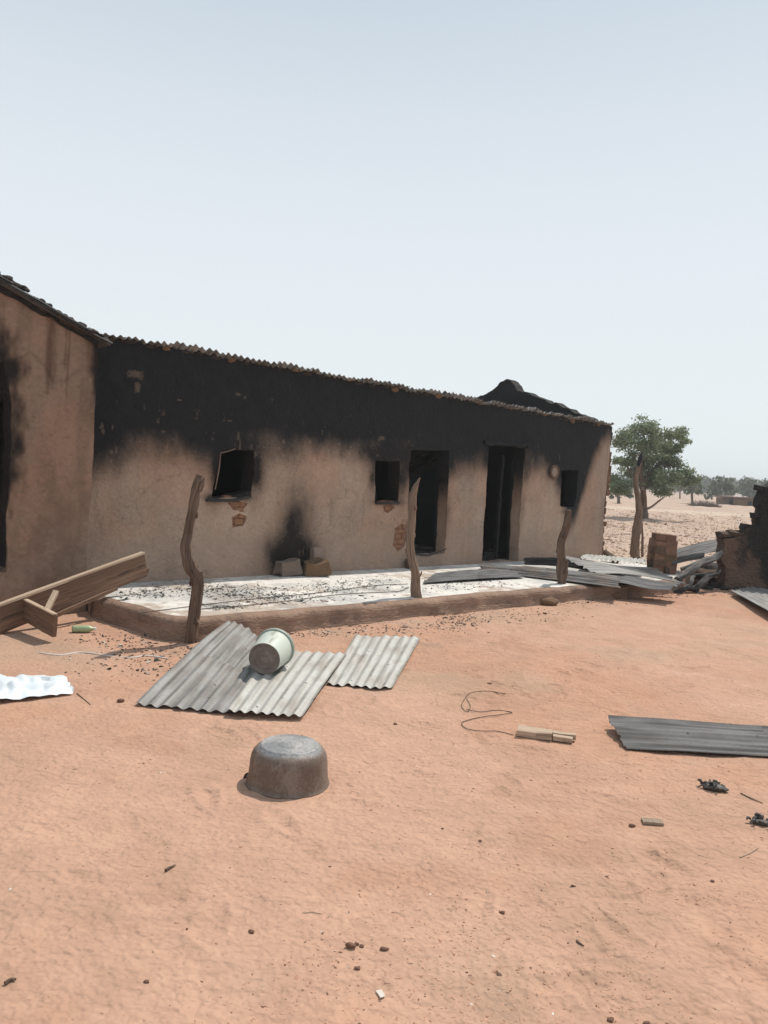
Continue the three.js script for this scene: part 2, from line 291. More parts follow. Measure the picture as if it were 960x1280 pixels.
  setting('dirt_ground', g, std({ vertexColors: true, map, bumpMap: bump, bumpScale: 0.028, roughness: 1 }));
}

{ // trodden way of pale sand across the field
  const pos = [], idx = [], n = 220, m = 14; for (let i = 0; i <= n; i++) { const x = lerp(-40, 90, i / n), zc = -57 + 0.16 * (x - 24) + 5 * (fbm(x * 0.05, 3, 2, 58) - 0.5); for (let j = 0; j <= m; j++) { const w = (j / m - 0.5) * (9 + 4 * (noise2(x * 0.35, j > m / 2 ? 5 : 0, 64) - 0.5)), z = zc + w; pos.push(x, relief(x, z) + 0.03 * (1 - Math.pow(Math.abs(2 * j / m - 1), 6)) - 0.012, z); if (i < n && j < m) { const a = i * (m + 1) + j; idx.push(a, a + 1, a + m + 1, a + 1, a + m + 2, a + m + 1); } } }
  const g = new THREE.BufferGeometry(); g.setAttribute('position', new THREE.Float32BufferAttribute(pos, 3)); g.setIndex(idx); g.computeVertexNormals(); setting('field_path', g, std({ color: new THREE.Color().setRGB(0.50, 0.395, 0.305), roughness: 1 })); }

// ------------------------------------------------------------------ house
const U0 = -2.25, U1 = H(757, 620).x, TOP = (u) => lerp(2.845, 2.735, (u + 1.4) / 9.2), BACK = -4.52, TH = 0.26;
const win1 = [[275, 567], [297, 561], [318, 563], [317, 590], [313, 614], [300, 619], [268, 624], [263, 621], [270, 600], [273, 580]];
const win2 = [[470, 577], [499, 576], [500, 600], [497, 627], [471, 629], [469, 600]];
const door1 = [[513, 563], [561, 562], [561, 590], [559, 640], [556, 692], [520, 695], [512, 640], [511, 590]];
const door2 = [[611, 557], [657, 557], [654, 600], [650, 650], [648, 702], [602, 703], [604, 670], [607, 620], [609, 580]];
const win3 = [[702, 588], [723, 587], [721, 620], [718, 634], [701, 635], [701, 615]];
const px2 = (l, z = 0) => l.map(([x, y]) => H(x, y, z));
const openings = [win1, win2, door1, door2, win3].map((l, i) => { const p = px2(l); if (i === 3) for (const q of p) if (q.y < 0.35) q.y = 0.215; return ragged(p, 0.05, 0.022, 300 + i * 3); });
const spalls = [
  [[283, 627], [296, 626], [309, 629], [303, 638], [290, 637]], [[290, 646], [300, 642], [309, 646], [305, 658], [292, 660]],
  [[478, 632], [489, 630], [493, 636], [485, 642], [480, 640]], [[494, 661], [502, 655], [507, 661], [506, 684], [497, 690], [491, 682]],
].map((l, i) => ragged(px2(l), 0.03, 0.02, 330 + i));
const house = thing('mud_house', 'burnt mud house with sooty plaster walls, black openings and a missing roof', 'house', HO.clone()); house.rotation.y = HT;

// soot: black matter on the plaster above the openings, where the roof and rooms burned
const bandPx = [[90, 588], [130, 574], [180, 560], [250, 561], [300, 556], [340, 552], [400, 560], [450, 560], [500, 562], [540, 574], [580, 577], [610, 570], [660, 574], [684, 578], [701, 606], [712, 650], [720, 640], [728, 612], [738, 585], [748, 562], [757, 548], [775, 540]];
const band = bandPx.map(([x, y]) => H(x, y)).sort((a, b) => a.x - b.x);
const bandY = (u) => { if (u <= band[0].x) return band[0].y; for (let i = 1; i < band.length; i++) if (u < band[i].x) { const a = band[i - 1], b = band[i]; return lerp(a.y, b.y, (u - a.x) / (b.x - a.x)); } return band[band.length - 1].y; };
const blobs = [[320, 586, 0.14, 0.36, 1.3], [296, 558, 0.46, 0.22, 1.4], [270, 585, 0.09, 0.34, 1.2], [264, 622, 0.12, 0.05, 0.9], [306, 622, 0.14, 0.05, 0.6], [366, 668, 0.26, 0.46, 0.95], [362, 692, 0.36, 0.26, 1.8], [374, 640, 0.2, 0.4, 0.45], [350, 712, 0.12, 0.22, 0.9],
  [485, 566, 0.62, 0.24, 1.3], [536, 566, 0.8, 0.2, 1.2], [634, 562, 0.8, 0.2, 1.2], [712, 600, 0.3, 0.4, 0.8], [502, 600, 0.10, 0.30, 0.9], [466, 595, 0.09, 0.26, 0.8], [485, 628, 0.34, 0.05, 0.7], [509, 585, 0.12, 0.30, 0.9], [563, 580, 0.20, 0.25, 0.9], [560, 640, 0.06, 0.3, 0.45], [610, 575, 0.14, 0.18, 0.8], [658, 585, 0.16, 0.28, 0.95], [652, 640, 0.08, 0.35, 0.4], [688, 590, 0.12, 0.12, 1.0], [702, 600, 0.10, 0.12, 0.7], [710, 640, 0.2, 0.03, 0.8]]
  .map(([x, y, a, b, k]) => { const p = H(x, y); return [p.x, p.y, a, b, k]; });
const chips = [[168, 468, 0.085, 0.04], [172, 484, 0.03, 0.05], [298, 493, 0.05, 0.02], [306, 497, 0.02, 0.02], [286, 526, 0.035, 0.012], [300, 556, 0.012, 0.07], [298, 545, 0.012, 0.04], [355, 552, 0.03, 0.03], [403, 541, 0.02, 0.05], [387, 552, 0.03, 0.03], [391, 565, 0.03, 0.02], [424, 556, 0.03, 0.02], [478, 548, 0.06, 0.03], [340, 500, 0.02, 0.01], [225, 500, 0.03, 0.008], [438, 520, 0.02, 0.012]].map(([x, y, a, b]) => { const p = H(x, y); return [p.x, p.y, a, b]; });
const plaster = (u, y, c, s) => {
  const l = fbm(u * 0.9 + s, y * 1.1, 4, s), m = fbm(u * 4, y * 4, 4, s + 3), f = fbm(u * 45, y * 45, 2, s + 5), t = fbm(u * 11, y * 3, 3, s + 7);
  const k = 0.93 + 0.34 * (l - 0.5) + 0.26 * (m - 0.5) + 0.24 * (f - 0.5) + 0.14 * (t - 0.5), warm = smooth(0.4, 0.66, fbm(u * 1.7, y * 1.3, 3, s + 9));
  c[0] = k * lerp(0.40, 0.43, warm); c[1] = k * lerp(0.293, 0.287, warm); c[2] = k * lerp(0.222, 0.206, warm);
  const run = smooth(0.60, 0.78, 0.7 * fbm(u * 7, y * 0.5, 3, s + 14) + 0.3 * m); for (let i = 0; i < 3; i++) c[i] *= 1 - 0.2 * run;      // old rain runs
  const crk = 0.45 * smooth(0.03, 0.0, Math.abs(fbm(u * 1.9, y * 1.9, 4, s + 16) - 0.5)) * smooth(0.5, 0.62, fbm(u * 0.8 + 7, y * 0.8, 2, s + 18)); for (let i = 0; i < 3; i++) c[i] *= 1 - 0.28 * crk;
  const pit = smooth(0.74, 0.8, fbm(u * 24, y * 24, 2, s + 12)); for (let i = 0; i < 3; i++) c[i] *= 1 - 0.16 * pit;
};
const SOOT = [0.0085, 0.009, 0.0105], BROWN = [0.014, 0.009, 0.007];   // oily grey soot high up, brown scorch lower down
const blacken = (c, m, u, y, s, high = 0) => { const q = clamp(m), k = 0.65 + 0.7 * fbm(u * 12, y * 7, 3, s); for (let i = 0; i < 3; i++) c[i] = lerp(c[i], lerp(BROWN[i], SOOT[i], high) * k, q); const b = 0.5 * q * (1 - q); c[1] *= 1 - b * 0.35; c[2] *= 1 - b * 0.6; };
const BOX = [U0, U1 + 0.3, 0, 3];
const inner = openings.map((o, i) => { const b = new THREE.Box2().setFromPoints(o); return [b.min.x + 0.03, b.max.x - 0.03, b.min.y, b.max.y, i !== 2 && i !== 3, i === 2 ? 0.75 : 1.05]; });
const wallMap = tex(2048, 640, (tu, tv, c) => {
  const u = lerp(BOX[0], BOX[1], tu), y = lerp(BOX[2], BOX[3], tv);
  plaster(u, y, c, 400);
  const low = smooth(0.62, 0.42, y - 0.2 + 0.5 * (fbm(u * 2.1, y * 2.1, 4, 420) - 0.5)); for (let i = 0; i < 3; i++) c[i] = lerp(c[i], [0.31, 0.225, 0.175][i] * (0.85 + 0.3 * fbm(u * 9, y * 9, 3, 421)), 0.5 * low);   // rain splash and ash, patchy
  const n = fbm(u * 1.6, y * 1.3, 4, 430) - 0.5, nf = fbm(u * 9, y * 5, 4, 431) - 0.5, gr = fbm(u * 60, y * 60, 2, 432) - 0.5;
  let m = Math.pow(smooth(-0.40, 0.19, y - bandY(u) + 0.34 * n + 0.13 * nf + 0.07 * gr + 0.10 * (fbm(u * 5, y * 0.7, 3, 434) - 0.5)), 1.25);
  const band0 = m;
  for (const b of blobs) { const q = ((u - b[0]) / b[2]) ** 2 + ((y - b[1]) / b[3]) ** 2; if (q < 5) m = 1 - (1 - m) * (1 - clamp(b[4] * (1 + 0.9 * nf + 0.3 * gr) * Math.exp(-q * 1.1))); }
  for (const b of chips) { const q = Math.max(Math.abs(u - b[0]) / b[2], Math.abs(y - b[1]) / b[3]) + 1.2 * nf + 0.8 * gr; m *= 1 - 0.24 * smooth(1.2, 0.4, q); }
  m *= 1 - 0.2 * smooth(0.77, 0.83, fbm(u * 17, y * 11, 3, 436)) * smooth(2.35, 1.9, y);
  for (const o of inner) if (u > o[0] && u < o[1] && y < o[3] && y > o[2] + 0.02) m = Math.max(m, o[4] ? 1 : smooth(o[5], o[5] + 0.8, y + 0.5 * n));      // burnt reveals of the openings
  blacken(c, m, u, y, 440, band0);
}, true, false);
M.front = std({ map: wallMap, bumpMap: rep(lumpy, 8, 2.4), bumpScale: 0.03 });
const front = ragged([new THREE.Vector2(U0, 0), new THREE.Vector2(U1, 0), new THREE.Vector2(U1 + 0.02, 0.6), new THREE.Vector2(U1 - 0.02, 1.2), new THREE.Vector2(U1 + 0.03, 1.9), new THREE.Vector2(U1 + 0.05, TOP(U1)), new THREE.Vector2(U0, TOP(U0))], 0.06, 0.02, 500);
for (const p of front) if (p.y > 2.5) p.y = TOP(p.x) + 0.05 * (fbm(p.x * 5, 3, 3, 77) - 0.6);
{ const g = wallGeo(front, [...openings, ...spalls], TH - 0.06, BOX); g.translate(0, 0, -(TH - 0.06)); const fw = local(house, 'front_wall', g, M.front, 'long plastered wall blackened with soot above the openings');
  // bricks laid bare where the plaster fell
  let k = 0;
  for (const s of spalls) {
    const b = new THREE.Box2().setFromPoints(s), h = 0.062, bc = b.getCenter(new THREE.Vector2()), bs = b.getSize(new THREE.Vector2()); let row = 0;
    const bed = new THREE.BoxGeometry(bs.x + 0.06, bs.y + 0.06, 0.06, 10, 10, 1); roughen(bed, 0.006, 22, bc.x); bed.translate(bc.x, bc.y, -0.05); local(fw, 'mud_joint', bed, M.redMud);
    for (let y = b.min.y - 0.03; y < b.max.y + 0.03; y += h + 0.012, row++) for (let x = b.min.x - 0.02 - (row % 2) * 0.06; x < b.max.x + 0.04; x += 0.135) {
      const bg = new THREE.BoxGeometry(0.122, h, 0.07, 4, 3, 2); roughen(bg, 0.010, 14, k * 3.1); bg.translate(x + 0.05, y + h / 2, -0.046 + 0.008 * hash(k, 3, 1)); local(fw, 'brick', bg, M.brick[k++ % 3]);
    }
  } }
{ const g = wallGeo(front.map((p) => new THREE.Vector2(p.x, Math.max(0.0, p.y - 0.03))), openings, 0.06, BOX); g.translate(0, 0, -TH + 0.001); local(house, 'charred_lining', g, M.soot); }
// ragged brick end of the front wall at the far corner
{ let y = 0.02, k = 0; while (y < 2.62) { const h = rr(0.11, 0.14), w = rr(0.04, 0.09) + (y > 1.35 && y < 2.2 ? 0.05 : 0); const bg = new THREE.BoxGeometry(w, h - 0.003, TH - 0.04, 4, 4, 3); roughen(bg, 0.024, 8, k * 2.3); bg.translate(U1 + 0.02 + w / 2, y + h / 2, -TH / 2 + rr(-0.01, 0.01)); local(house, 'brick', bg, y > 2.25 ? M.sootBrick[k % 2] : (k % 3 ? M.redMud : M.mudBrick[2])); y += h; k++; } }
// end gables, back wall, floor
function gableWall(u, name, peak, outer) {
  const o = []; const zs = -BACK; for (let i = 0; i <= 90; i++) { const t = i / 90, z = t * zs; const y = lerp(2.78, peak, t < 0.54 ? t / 0.54 : (1 - t) / 0.46) + 0.20 * (fbm(z * 2.6, u, 3, 610) - 0.5) + 0.09 * (Math.round(noise2(z * 6, u, 611) * 3) / 3 - 0.5) + 0.05 * smooth(0.1, 0.02, Math.abs(t - 0.54)); o.push(new THREE.Vector2(-z, y)); }
  o.push(new THREE.Vector2(-zs, 0), new THREE.Vector2(-0.27, 0), new THREE.Vector2(-0.27, 2.75)); for (let i = 0; i < 6; i++) o.shift();
  const g = wallGeo(o, [], TH, [-5, 1, 0, 4]); g.rotateY(-Math.PI / 2); g.translate(u, 0, 0); local(house, name, g, outer);
}
gableWall(U1 + 0.03, 'gable_wall', 3.62, M.soot);
gableWall(U0 - 0.005, 'gable_wall', 3.6, M.soot);
{ const o = ragged([new THREE.Vector2(U0, 0), new THREE.Vector2(U1 - 0.3, 0), new THREE.Vector2(U1 - 0.3, 2.7), new THREE.Vector2(U0, 2.75)], 0.1, 0.02, 620); const g = wallGeo(o, [], TH, BOX); g.translate(0, 0, BACK - 0.01 - TH); local(house, 'back_wall', g, M.soot);
  const p = new THREE.PlaneGeometry(U1 - U0 - 0.3, -BACK - TH - 0.02, 60, 24); p.rotateX(-Math.PI / 2); roughen(p, 0.03, 2.5, 4); p.translate((U0 + U1) / 2 - 0.12, 0.17, (BACK - TH) / 2); local(house, 'floor', p, M.debris);
  for (const u of [1.45, 3.1, 6.35]) { const q = ragged([new THREE.Vector2(BACK + 0.02, 0.1), new THREE.Vector2(-TH - 0.02, 0.1), new THREE.Vector2(-TH - 0.02, 2.6), new THREE.Vector2(-1.6, 3.0), new THREE.Vector2(-2.3, 3.02), new THREE.Vector2(BACK + 0.02, 2.3)], 0.1, 0.03, 640 + u); const w = wallGeo(q, [], 0.2, [-5, 1, 0, 4]); w.rotateY(-Math.PI / 2); w.translate(u, 0, 0); local(house, 'room_wall', w, M.soot); } }
// lintels, sills, burnt timber of the openings
const hv = (px, py, z = 0) => { const p = H(px, py, z); return V(p.x, p.y, z); };
local(house, 'lintel', bar(hv(604, 554, 0.012), hv(664, 557, 0.012), 0.08, 0.05, 0, 0.026, 3), M.soot);
local(house, 'lintel', bar(hv(510, 561, -0.03), hv(563, 561, -0.03), 0.08, 0.04, 0, 0.016, 7), M.soot);
local(house, 'window_sill', bar(hv(259, 626, 0.02), hv(311, 622, 0.01), 0.08, 0.034, 0, 0.022, 8), M.charWood);
local(house, 'window_frame', tube([hv(276, 566, 0.012), hv(274, 585, 0.012), hv(269, 612, 0.012)], [0.006, 0.008, 0.005], 7, 0.4), M.barkPale);
local(house, 'window_frame', tube([hv(276, 566, 0.012), hv(286, 564, 0.012), hv(294, 561, 0.012)], [0.006, 0.007, 0.004], 7, 0.4), M.barkPale);
local(house, 'window_sill', bar(hv(469, 629, 0.01), hv(499, 628, 0.01), 0.05, 0.035, 0, 0.008, 12), M.charWood);
local(house, 'door_post', bar(V(H(645, 565).x, 0.24, -TH - 0.03), V(H(646, 565).x, 2.0, -TH - 0.03), 0.05, 0.05, 0, 0.012, 14), M.soot);
local(house, 'threshold_stick', tube([hv(516, 692, 0.03), hv(535, 694, 0.06), hv(558, 686, 0.05)], [0.012, 0.011, 0.008], 6, 0.3), M.charWood);
// round disc in the wall beside the small window
{ const c = hv(692.5, 590, 0), g = new THREE.TorusGeometry(0.105, 0.026, 10, 28); g.scale(1, 1, 0.9); roughen(g, 0.006, 20, 3); g.translate(c.x, c.y, 0.012); local(house, 'wall_ring', g, M.mudBrick[1], 'round mud ring moulded on the wall');
  const d = new THREE.CylinderGeometry(0.085, 0.085, 0.02, 24); d.rotateX(Math.PI / 2); roughen(d, 0.004, 18, 5); d.translate(c.x, c.y, 0.008); local(house, 'wall_disc', d, std({ color: new THREE.Color().setRGB(0.30, 0.235, 0.185) })); }
// what is left of the roof: burnt corrugated sheets, their outer ends on the wall, sagged into the rooms
{ let u = U0 + 0.1, k = 0; while (u < U1 - 0.1) {
  const w = Math.min(rr(0.76, 0.84), U1 + 0.04 - u), lap = 0.05, drop = rr(1.0, 1.5), len = rr(2.7, 3.5), y0 = TOP(u) + 0.035 + (k % 2) * 0.012, y1 = TOP(u + w) + 0.035 + (k % 2) * 0.012, z = rr(0.05, 0.10), gap = k === 1 ? 0.05 : 0;
  const nc = Math.round(w / 0.08), am = 0.013 + 0.006 * hash(k, 1, 9), dr = drop / len, eave = 0.34, wob = (s, t) => (0.05 * (noise2(s * 4 + k * 3, t * 2, 9) - 0.5) + 0.035 * (noise2(s * 13 + k * 5, t, 10) - 0.5)) * (1 - t);
  local(house, 'roof_sheet', corrugated(V(u + gap, y0, z), V(u + w + lap, y1, z), V(u + w + lap, y1 - dr * eave, z - eave), V(u + gap, y0 - dr * eave, z - eave), nc, am, wob, 8, 0.06), k % 3 === 2 ? M.zincGrey : M.zincRoof);
  local(house, 'roof_sheet', corrugated(V(u + gap, y0 - dr * eave, z - eave), V(u + w + lap, y1 - dr * eave, z - eave), V(u + w + lap, y1 - drop, z - len), V(u + gap, y0 - drop * rr(0.9, 1.1), z - len), nc, am, (s, t) => -0.06 * Math.sin(t * 3.14) * noise2(k, s, 4), 12, 0), M.zincSoot);
  u += w; k++; }
  // mud bedding under the sheet ends
  for (let i = 0; i < 46; i++) { const uu = lerp(U0 + 0.3, U1 - 0.15, i / 45) + rr(-0.05, 0.05), g = rock(rr(0.05, 0.085), rr(1, 1.5), rr(0.45, 0.7), 0.8, i * 1.9, 1); g.translate(uu, TOP(uu) + rr(-0.02, 0.006), -0.03); local(house, 'mud_bedding', g, i % 4 === 0 ? M.mudBrick[2] : M.sootBrick[i % 2]); } }
// the wing: a gable end standing a little forward of the long wall
{
  const Z = 0.45, wc = H(117, 560, Z).x, p0 = H(118, 422, Z), p1 = H(0, 356, Z), k = (p1.y - p0.y) / (p1.x - p0.x), up = wc - 2.35, L = wc - 4.7;
  const yk = (u) => u > up ? p0.y + k * (u - p0.x) : p0.y + k * (2 * up - u - p0.x);
  const box = [L, wc + 0.1, 0, 4.6];
  const dr = [[-30, 456], [4, 452], [13, 492], [16, 540], [14, 600], [9, 650], [8, 716], [-30, 722]].map(([x, y]) => H(x, y, Z));
  dr[0].x = dr[7].x = dr[1].x - 0.95;
  const door = ragged(dr, 0.06, 0.02, 702);
  const outl = ragged([new THREE.Vector2(L, 0), new THREE.Vector2(wc - 0.02, 0), new THREE.Vector2(wc - 0.03, 0.7), new THREE.Vector2(wc, 1.4), new THREE.Vector2(wc, yk(wc)), new THREE.Vector2(up, yk(up)), new THREE.Vector2(L, yk(L))], 0.06, 0.018, 705);
  const doorU = Math.max(...dr.map((q) => q.x));
  const st = [[62, 400, 0.03, 0.42], [66, 430, 0.025, 0.3], [60, 455, 0.02, 0.22], [82, 400, 0.012, 0.38], [84, 450, 0.012, 0.3]].map(([x, y, a, b]) => { const q = H(x, y, Z); return [q.x, q.y, a, b]; });
  const edgeLine = [[0, 455], [22, 448], [38, 440], [55, 458], [66, 478], [80, 476], [98, 462]].map(([x, y]) => H(x, y, Z));
  const map = tex(1024, 1024, (tu, tv, c) => {
    const u = lerp(box[0], box[1], tu), y = lerp(box[2], box[3], tv); plaster(u, y, c, 720);
    const n = fbm(u * 3, y * 2, 4, 730) - 0.5, nf = fbm(u * 12, y * 6, 3, 731) - 0.5;
    for (let i = 0; i < 3; i++) c[i] *= [0.68, 0.64, 0.61][i];
    for (const s of st) { const q = Math.abs(u - s[0] + 0.05 * n) / s[2] + Math.max(0, Math.abs(y - s[1]) - s[3]) * 8 + nf; const m = smooth(1.7, 0.3, q) * 0.3; c[0] *= 1 - m; c[1] *= 1 - m * 1.15; c[2] *= 1 - m * 1.25; }
    let dl = 9; for (let i = 1; i < edgeLine.length; i++) { const a = edgeLine[i - 1], b = edgeLine[i], t = clamp(((u - a.x) * (b.x - a.x) + (y - a.y) * (b.y - a.y)) / a.distanceToSquared(b)); dl = Math.min(dl, Math.hypot(u - lerp(a.x, b.x, t) + 0.04 * n, y - lerp(a.y, b.y, t) + 0.05 * nf)); }
    const ln = smooth(0.03, 0.004, dl) * 0.2; for (let i = 0; i < 3; i++) c[i] *= 1 - ln;
    const damp = smooth(0.62, 0.40, fbm(u * 1.1 + 2, y * 0.9, 3, 735) * 0.9 + 0.16 * y + 0.25 * nf); for (let i = 0; i < 3; i++) c[i] = lerp(c[i], [0.15, 0.095, 0.068][i], 0.6 * damp);        // mud splashed up from the yard
    let m = smooth(0.17, -0.02, Math.max(u - doorU, 0) + 0.30 * n + 0.18 * nf + 0.22 * smooth(1.6, 0.6, y) + 0.16 * smooth(2.3, 2.9, y)); if (u < doorU - 1.0) m = smooth(doorU - 1.5, doorU - 1.0, u + 0.2 * n);
    if (u < doorU - 0.05 && u > doorU - 0.9 && y > dr[6].y + 0.04 && y < dr[1].y) m = 1;      // burnt reveal of the doorway
    m = Math.max(m, smooth(0.11, 0.0, wc - u + 0.12 * n + 0.1 * nf) * smooth(1.7, 2.3, y + 0.4 * n));
    blacken(c, m, u, y, 740);
  }, true, false);
  const wallW = wallGeo(outl, [door], TH, box); wallW.translate(0, 0, Z - TH);
  local(house, 'wing_wall', wallW, std({ map, bumpMap: rep(lumpy, 3, 3), bumpScale: 0.025 }), 'plastered gable end with brown water streaks');
  // its side and back, hidden from the yard
  const side = new THREE.BoxGeometry(TH - 0.02, 2.75, 4.6); side.translate(wc - TH / 2 - 0.14, 1.375, Z - TH - 2.302); local(house, 'wing_side_wall', side, M.soot);
  const sideB = new THREE.BoxGeometry(TH, 2.7, 4.6); sideB.translate(L + TH / 2, 1.35, Z - TH - 2.302); local(house, 'wing_side_wall', sideB, M.soot);
  const bk = new THREE.BoxGeometry(wc - L - 0.6, 2.9, TH); bk.translate((wc + L) / 2 - 0.12, 1.45, Z - 4.9); local(house, 'wing_back_wall', bk, M.soot);
  const fl = new THREE.PlaneGeometry(wc - L - 0.6, 4.3, 20, 20); fl.rotateX(-Math.PI / 2); roughen(fl, 0.03, 2, 8); fl.translate((wc + L) / 2 - 0.1, 0.14, Z - TH - 2.2); local(house, 'wing_floor', fl, M.debris);
  // fallen roof sheets inside, some catching light through the doorway
  for (let i = 0; i < 4; i++) { const a = wc - 0.45 - i * 0.95; local(house, 'roof_sheet', corrugated(V(a, 2.55 - i * 0.1, Z - TH - 0.06), V(a - 0.85, 2.65 - i * 0.12, Z - TH - 0.06), V(a - 0.85, 1.2 + 0.2 * i, Z - 2.7), V(a, 1.5 - 0.1 * i, Z - 2.8), 10, 0.018, () => 0, 10), M.zincBurnt); }
  for (const [x, y, dx] of [[-6, 636, 24], [-8, 654, 24], [-8, 686, 24]]) { const a = H(x, y, Z - 0.5), b = H(x + dx, y + 6, Z - 0.5); local(house, 'fallen_lath', bar(V(a.x, a.y, Z - 0.5), V(b.x, b.y, Z - 0.62), 0.04, 0.07, 0.4, 0.006, x + y), M.ashWood); }
  // rafter and sheet edges along the rake
  const rk = (u, dy, z) => V(u, yk(u) + dy, z);
  local(house, 'rafter', bar(rk(wc - 0.01, -0.035, Z + 0.02), rk(wc - 2.2, -0.035, Z + 0.02), 0.04, 0.03, 0, 0.03, 6), M.soot);
  const sh = (u0, u1, dy, mat, kk) => { const g = corrugated(rk(u0, dy, Z + 0.12), rk(u0, dy, Z - 0.5), rk(u1, dy, Z - 0.5), rk(u1, dy, Z + 0.12), 8, 0.018, (s, t) => 0.02 * (noise2(t * 5 + kk, s * 2, 3) - 0.5), 24, 0.01); local(house, 'roof_sheet', g, mat); };
  sh(wc + 0.10, wc - 0.95, -0.005, M.zincSoot, 1); sh(wc - 0.1, wc - 1.5, 0.012, M.zincSoot, 2); sh(wc - 0.85, wc - 2.2, 0.03, M.zincSoot, 4);
  for (let i = 0; i < 62; i++) { const u = wc + 0.06 - i * 0.022, g = rock(rr(0.022, 0.042), 1.2, 0.75, 1, i * 2.7 + 40, 1); g.translate(u, yk(u) + rr(0.0, 0.045) + (i > 34 ? rr(0.01, 0.06) : 0), Z + rr(0.0, 0.08)); local(house, 'mud_bedding', g, M.sootBrick[i % 2]); }
}

// ------------------------------------------------------------------ veranda platform
const PY = 0.2;
const platFront = [[205, 800], [240, 803], [330, 793], [430, 783], [520, 773], [620, 762], [720, 752], [790, 748], [850, 741]].map(([x, y]) => G(x, y, 0));
{
  const base = platFront[1].clone().setY(0), t = thing('veranda_platform', 'low mud veranda platform covered with white ash and charcoal along the house', 'platform', base);
  const left = G(113, 771, 0), back0 = HW(-2.05, 0, 0.004), back1 = HW(U1 + 0.12, 0, 0.004), wl = HW(H(117, 560, 0.45).x + 0.012, 0, 0.44);
  const key = [left, ...platFront, G(862, 730, 0), back1, back0, wl].map((p) => new THREE.Vector2(p.x, -p.z));
  const cut = key.length - 3, o = [];
  for (let i = 0; i < key.length; i++) { const a = key[i], b = key[(i + 1) % key.length], soft = i < cut - 0 || i > cut + 2, k = Math.max(1, Math.round(a.distanceTo(b) / 0.05)); for (let j = 0; j < k; j++) { const x = lerp(a.x, b.x, j / k), y = lerp(a.y, b.y, j / k); o.push([x, y, soft && i < key.length - 3 ? 1 : 0]); } }
  // smooth the outline's corners, then make it uneven
  for (let r = 0; r < 1; r++) { const c = o.map((q) => q.slice()); for (let i = 0; i < o.length; i++) if (o[i][2]) { const a = c[(i + o.length - 1) % o.length], b = c[(i + 1) % o.length]; o[i][0] = (a[0] + 2 * c[i][0] + b[0]) / 4; o[i][1] = (a[1] + 2 * c[i][1] + b[1]) / 4; } }
  const N = o.length, nrm = o.map((q, i) => { const a = o[(i + N - 1) % N], b = o[(i + 1) % N]; return new THREE.Vector2(b[1] - a[1], a[0] - b[0]).normalize(); });
  const prof = [[0.035, -0.06], [0.02, 0.02], [0.0, 0.07], [0.0, 0.125], [-0.008, 0.165], [-0.03, 0.188], [-0.065, 0.2], [-0.11, 0.203]];
  const pos = [], uv = [], idx = [];
  prof.forEach(([off, y], r) => o.forEach((q, i) => {
    const n = q[2] * (0.045 * (fbm(q[0] * 1.7, q[1] * 1.7, 3, 800) - 0.5) + 0.035 * (noise3(q[0] * 7, y * 9, q[1] * 7) - 0.5)), k = q[2] ? off + n : Math.min(off, 0) * 0.0, yy = y + (r > 2 ? q[2] * 0.03 * (fbm(q[0] * 2.4, q[1] * 2.4, 3, 803) - 0.5) * (r > 6 ? 0.5 : 1) : 0);
    pos.push(q[0] + nrm[i].x * k, yy, -(q[1] + nrm[i].y * k)); uv.push(i * 0.05, y * 1.2 + off);
  }));
  for (let r = 0; r < prof.length - 1; r++) for (let i = 0; i < N; i++) { const k = (i + 1) % N, a = r * N + i, b = r * N + k; idx.push(a, b, b + N, a, b + N, a + N); }
  const g = new THREE.BufferGeometry(); g.setAttribute('position', new THREE.Float32BufferAttribute(pos, 3)); g.setAttribute('uv', new THREE.Float32BufferAttribute(uv, 2)); g.setIndex(idx); g.computeVertexNormals();
  const mudMap = tex(1024, 256, (u, v, c) => { const l = fbm(u * 14, v * 4, 4, 810, 0), f = fbm(u * 130, v * 40, 3, 811), k = 0.75 + 0.5 * (l - 0.5) + 0.3 * (f - 0.5); c[0] = 0.345 * k; c[1] = 0.222 * k; c[2] = 0.158 * k; const s = smooth(0.62, 0.75, fbm(u * 22, v * 3, 3, 815)) * 0.5; for (let i = 0; i < 3; i++) c[i] = lerp(c[i], [0.12, 0.085, 0.07][i], s); });
  mudMap.repeat.set(0.16, 1.2);
  part(t, 'mud_edge', g, std({ map: mudMap, bumpMap: rep(lumpy, 0.6, 3), bumpScale: 0.03 }));
  const cap = o.map((q, i) => new THREE.Vector2(pos[((prof.length - 1) * N + i) * 3], -pos[((prof.length - 1) * N + i) * 3 + 2]));
  const tri = THREE.ShapeUtils.triangulateShape(cap, []), cp = [], cu = [], ci = [];
  const bx = [-4, 6.5, 6, 17];
  cap.forEach((q, i) => { cp.push(q.x, pos[((prof.length - 1) * N + i) * 3 + 1], -q.y); cu.push((q.x - bx[0]) / (bx[1] - bx[0]), (q.y - bx[2]) / (bx[3] - bx[2])); }); tri.forEach((f) => ci.push(...f));
  const cg = new THREE.BufferGeometry(); cg.setAttribute('position', new THREE.Float32BufferAttribute(cp, 3)); cg.setAttribute('uv', new THREE.Float32BufferAttribute(cu, 2)); cg.setIndex(ci); cg.computeVertexNormals();
  const dark = [[300, 744, 0.55], [350, 748, 0.35], [260, 742, 0.5], [190, 745, 0.5], [420, 738, 0.4], [270, 757, 0.25], [560, 735, 0.3], [470, 738, 0.3]].map(([x, y, r]) => { const p = G(x, y, PY); return [p.x, -p.z, r]; });
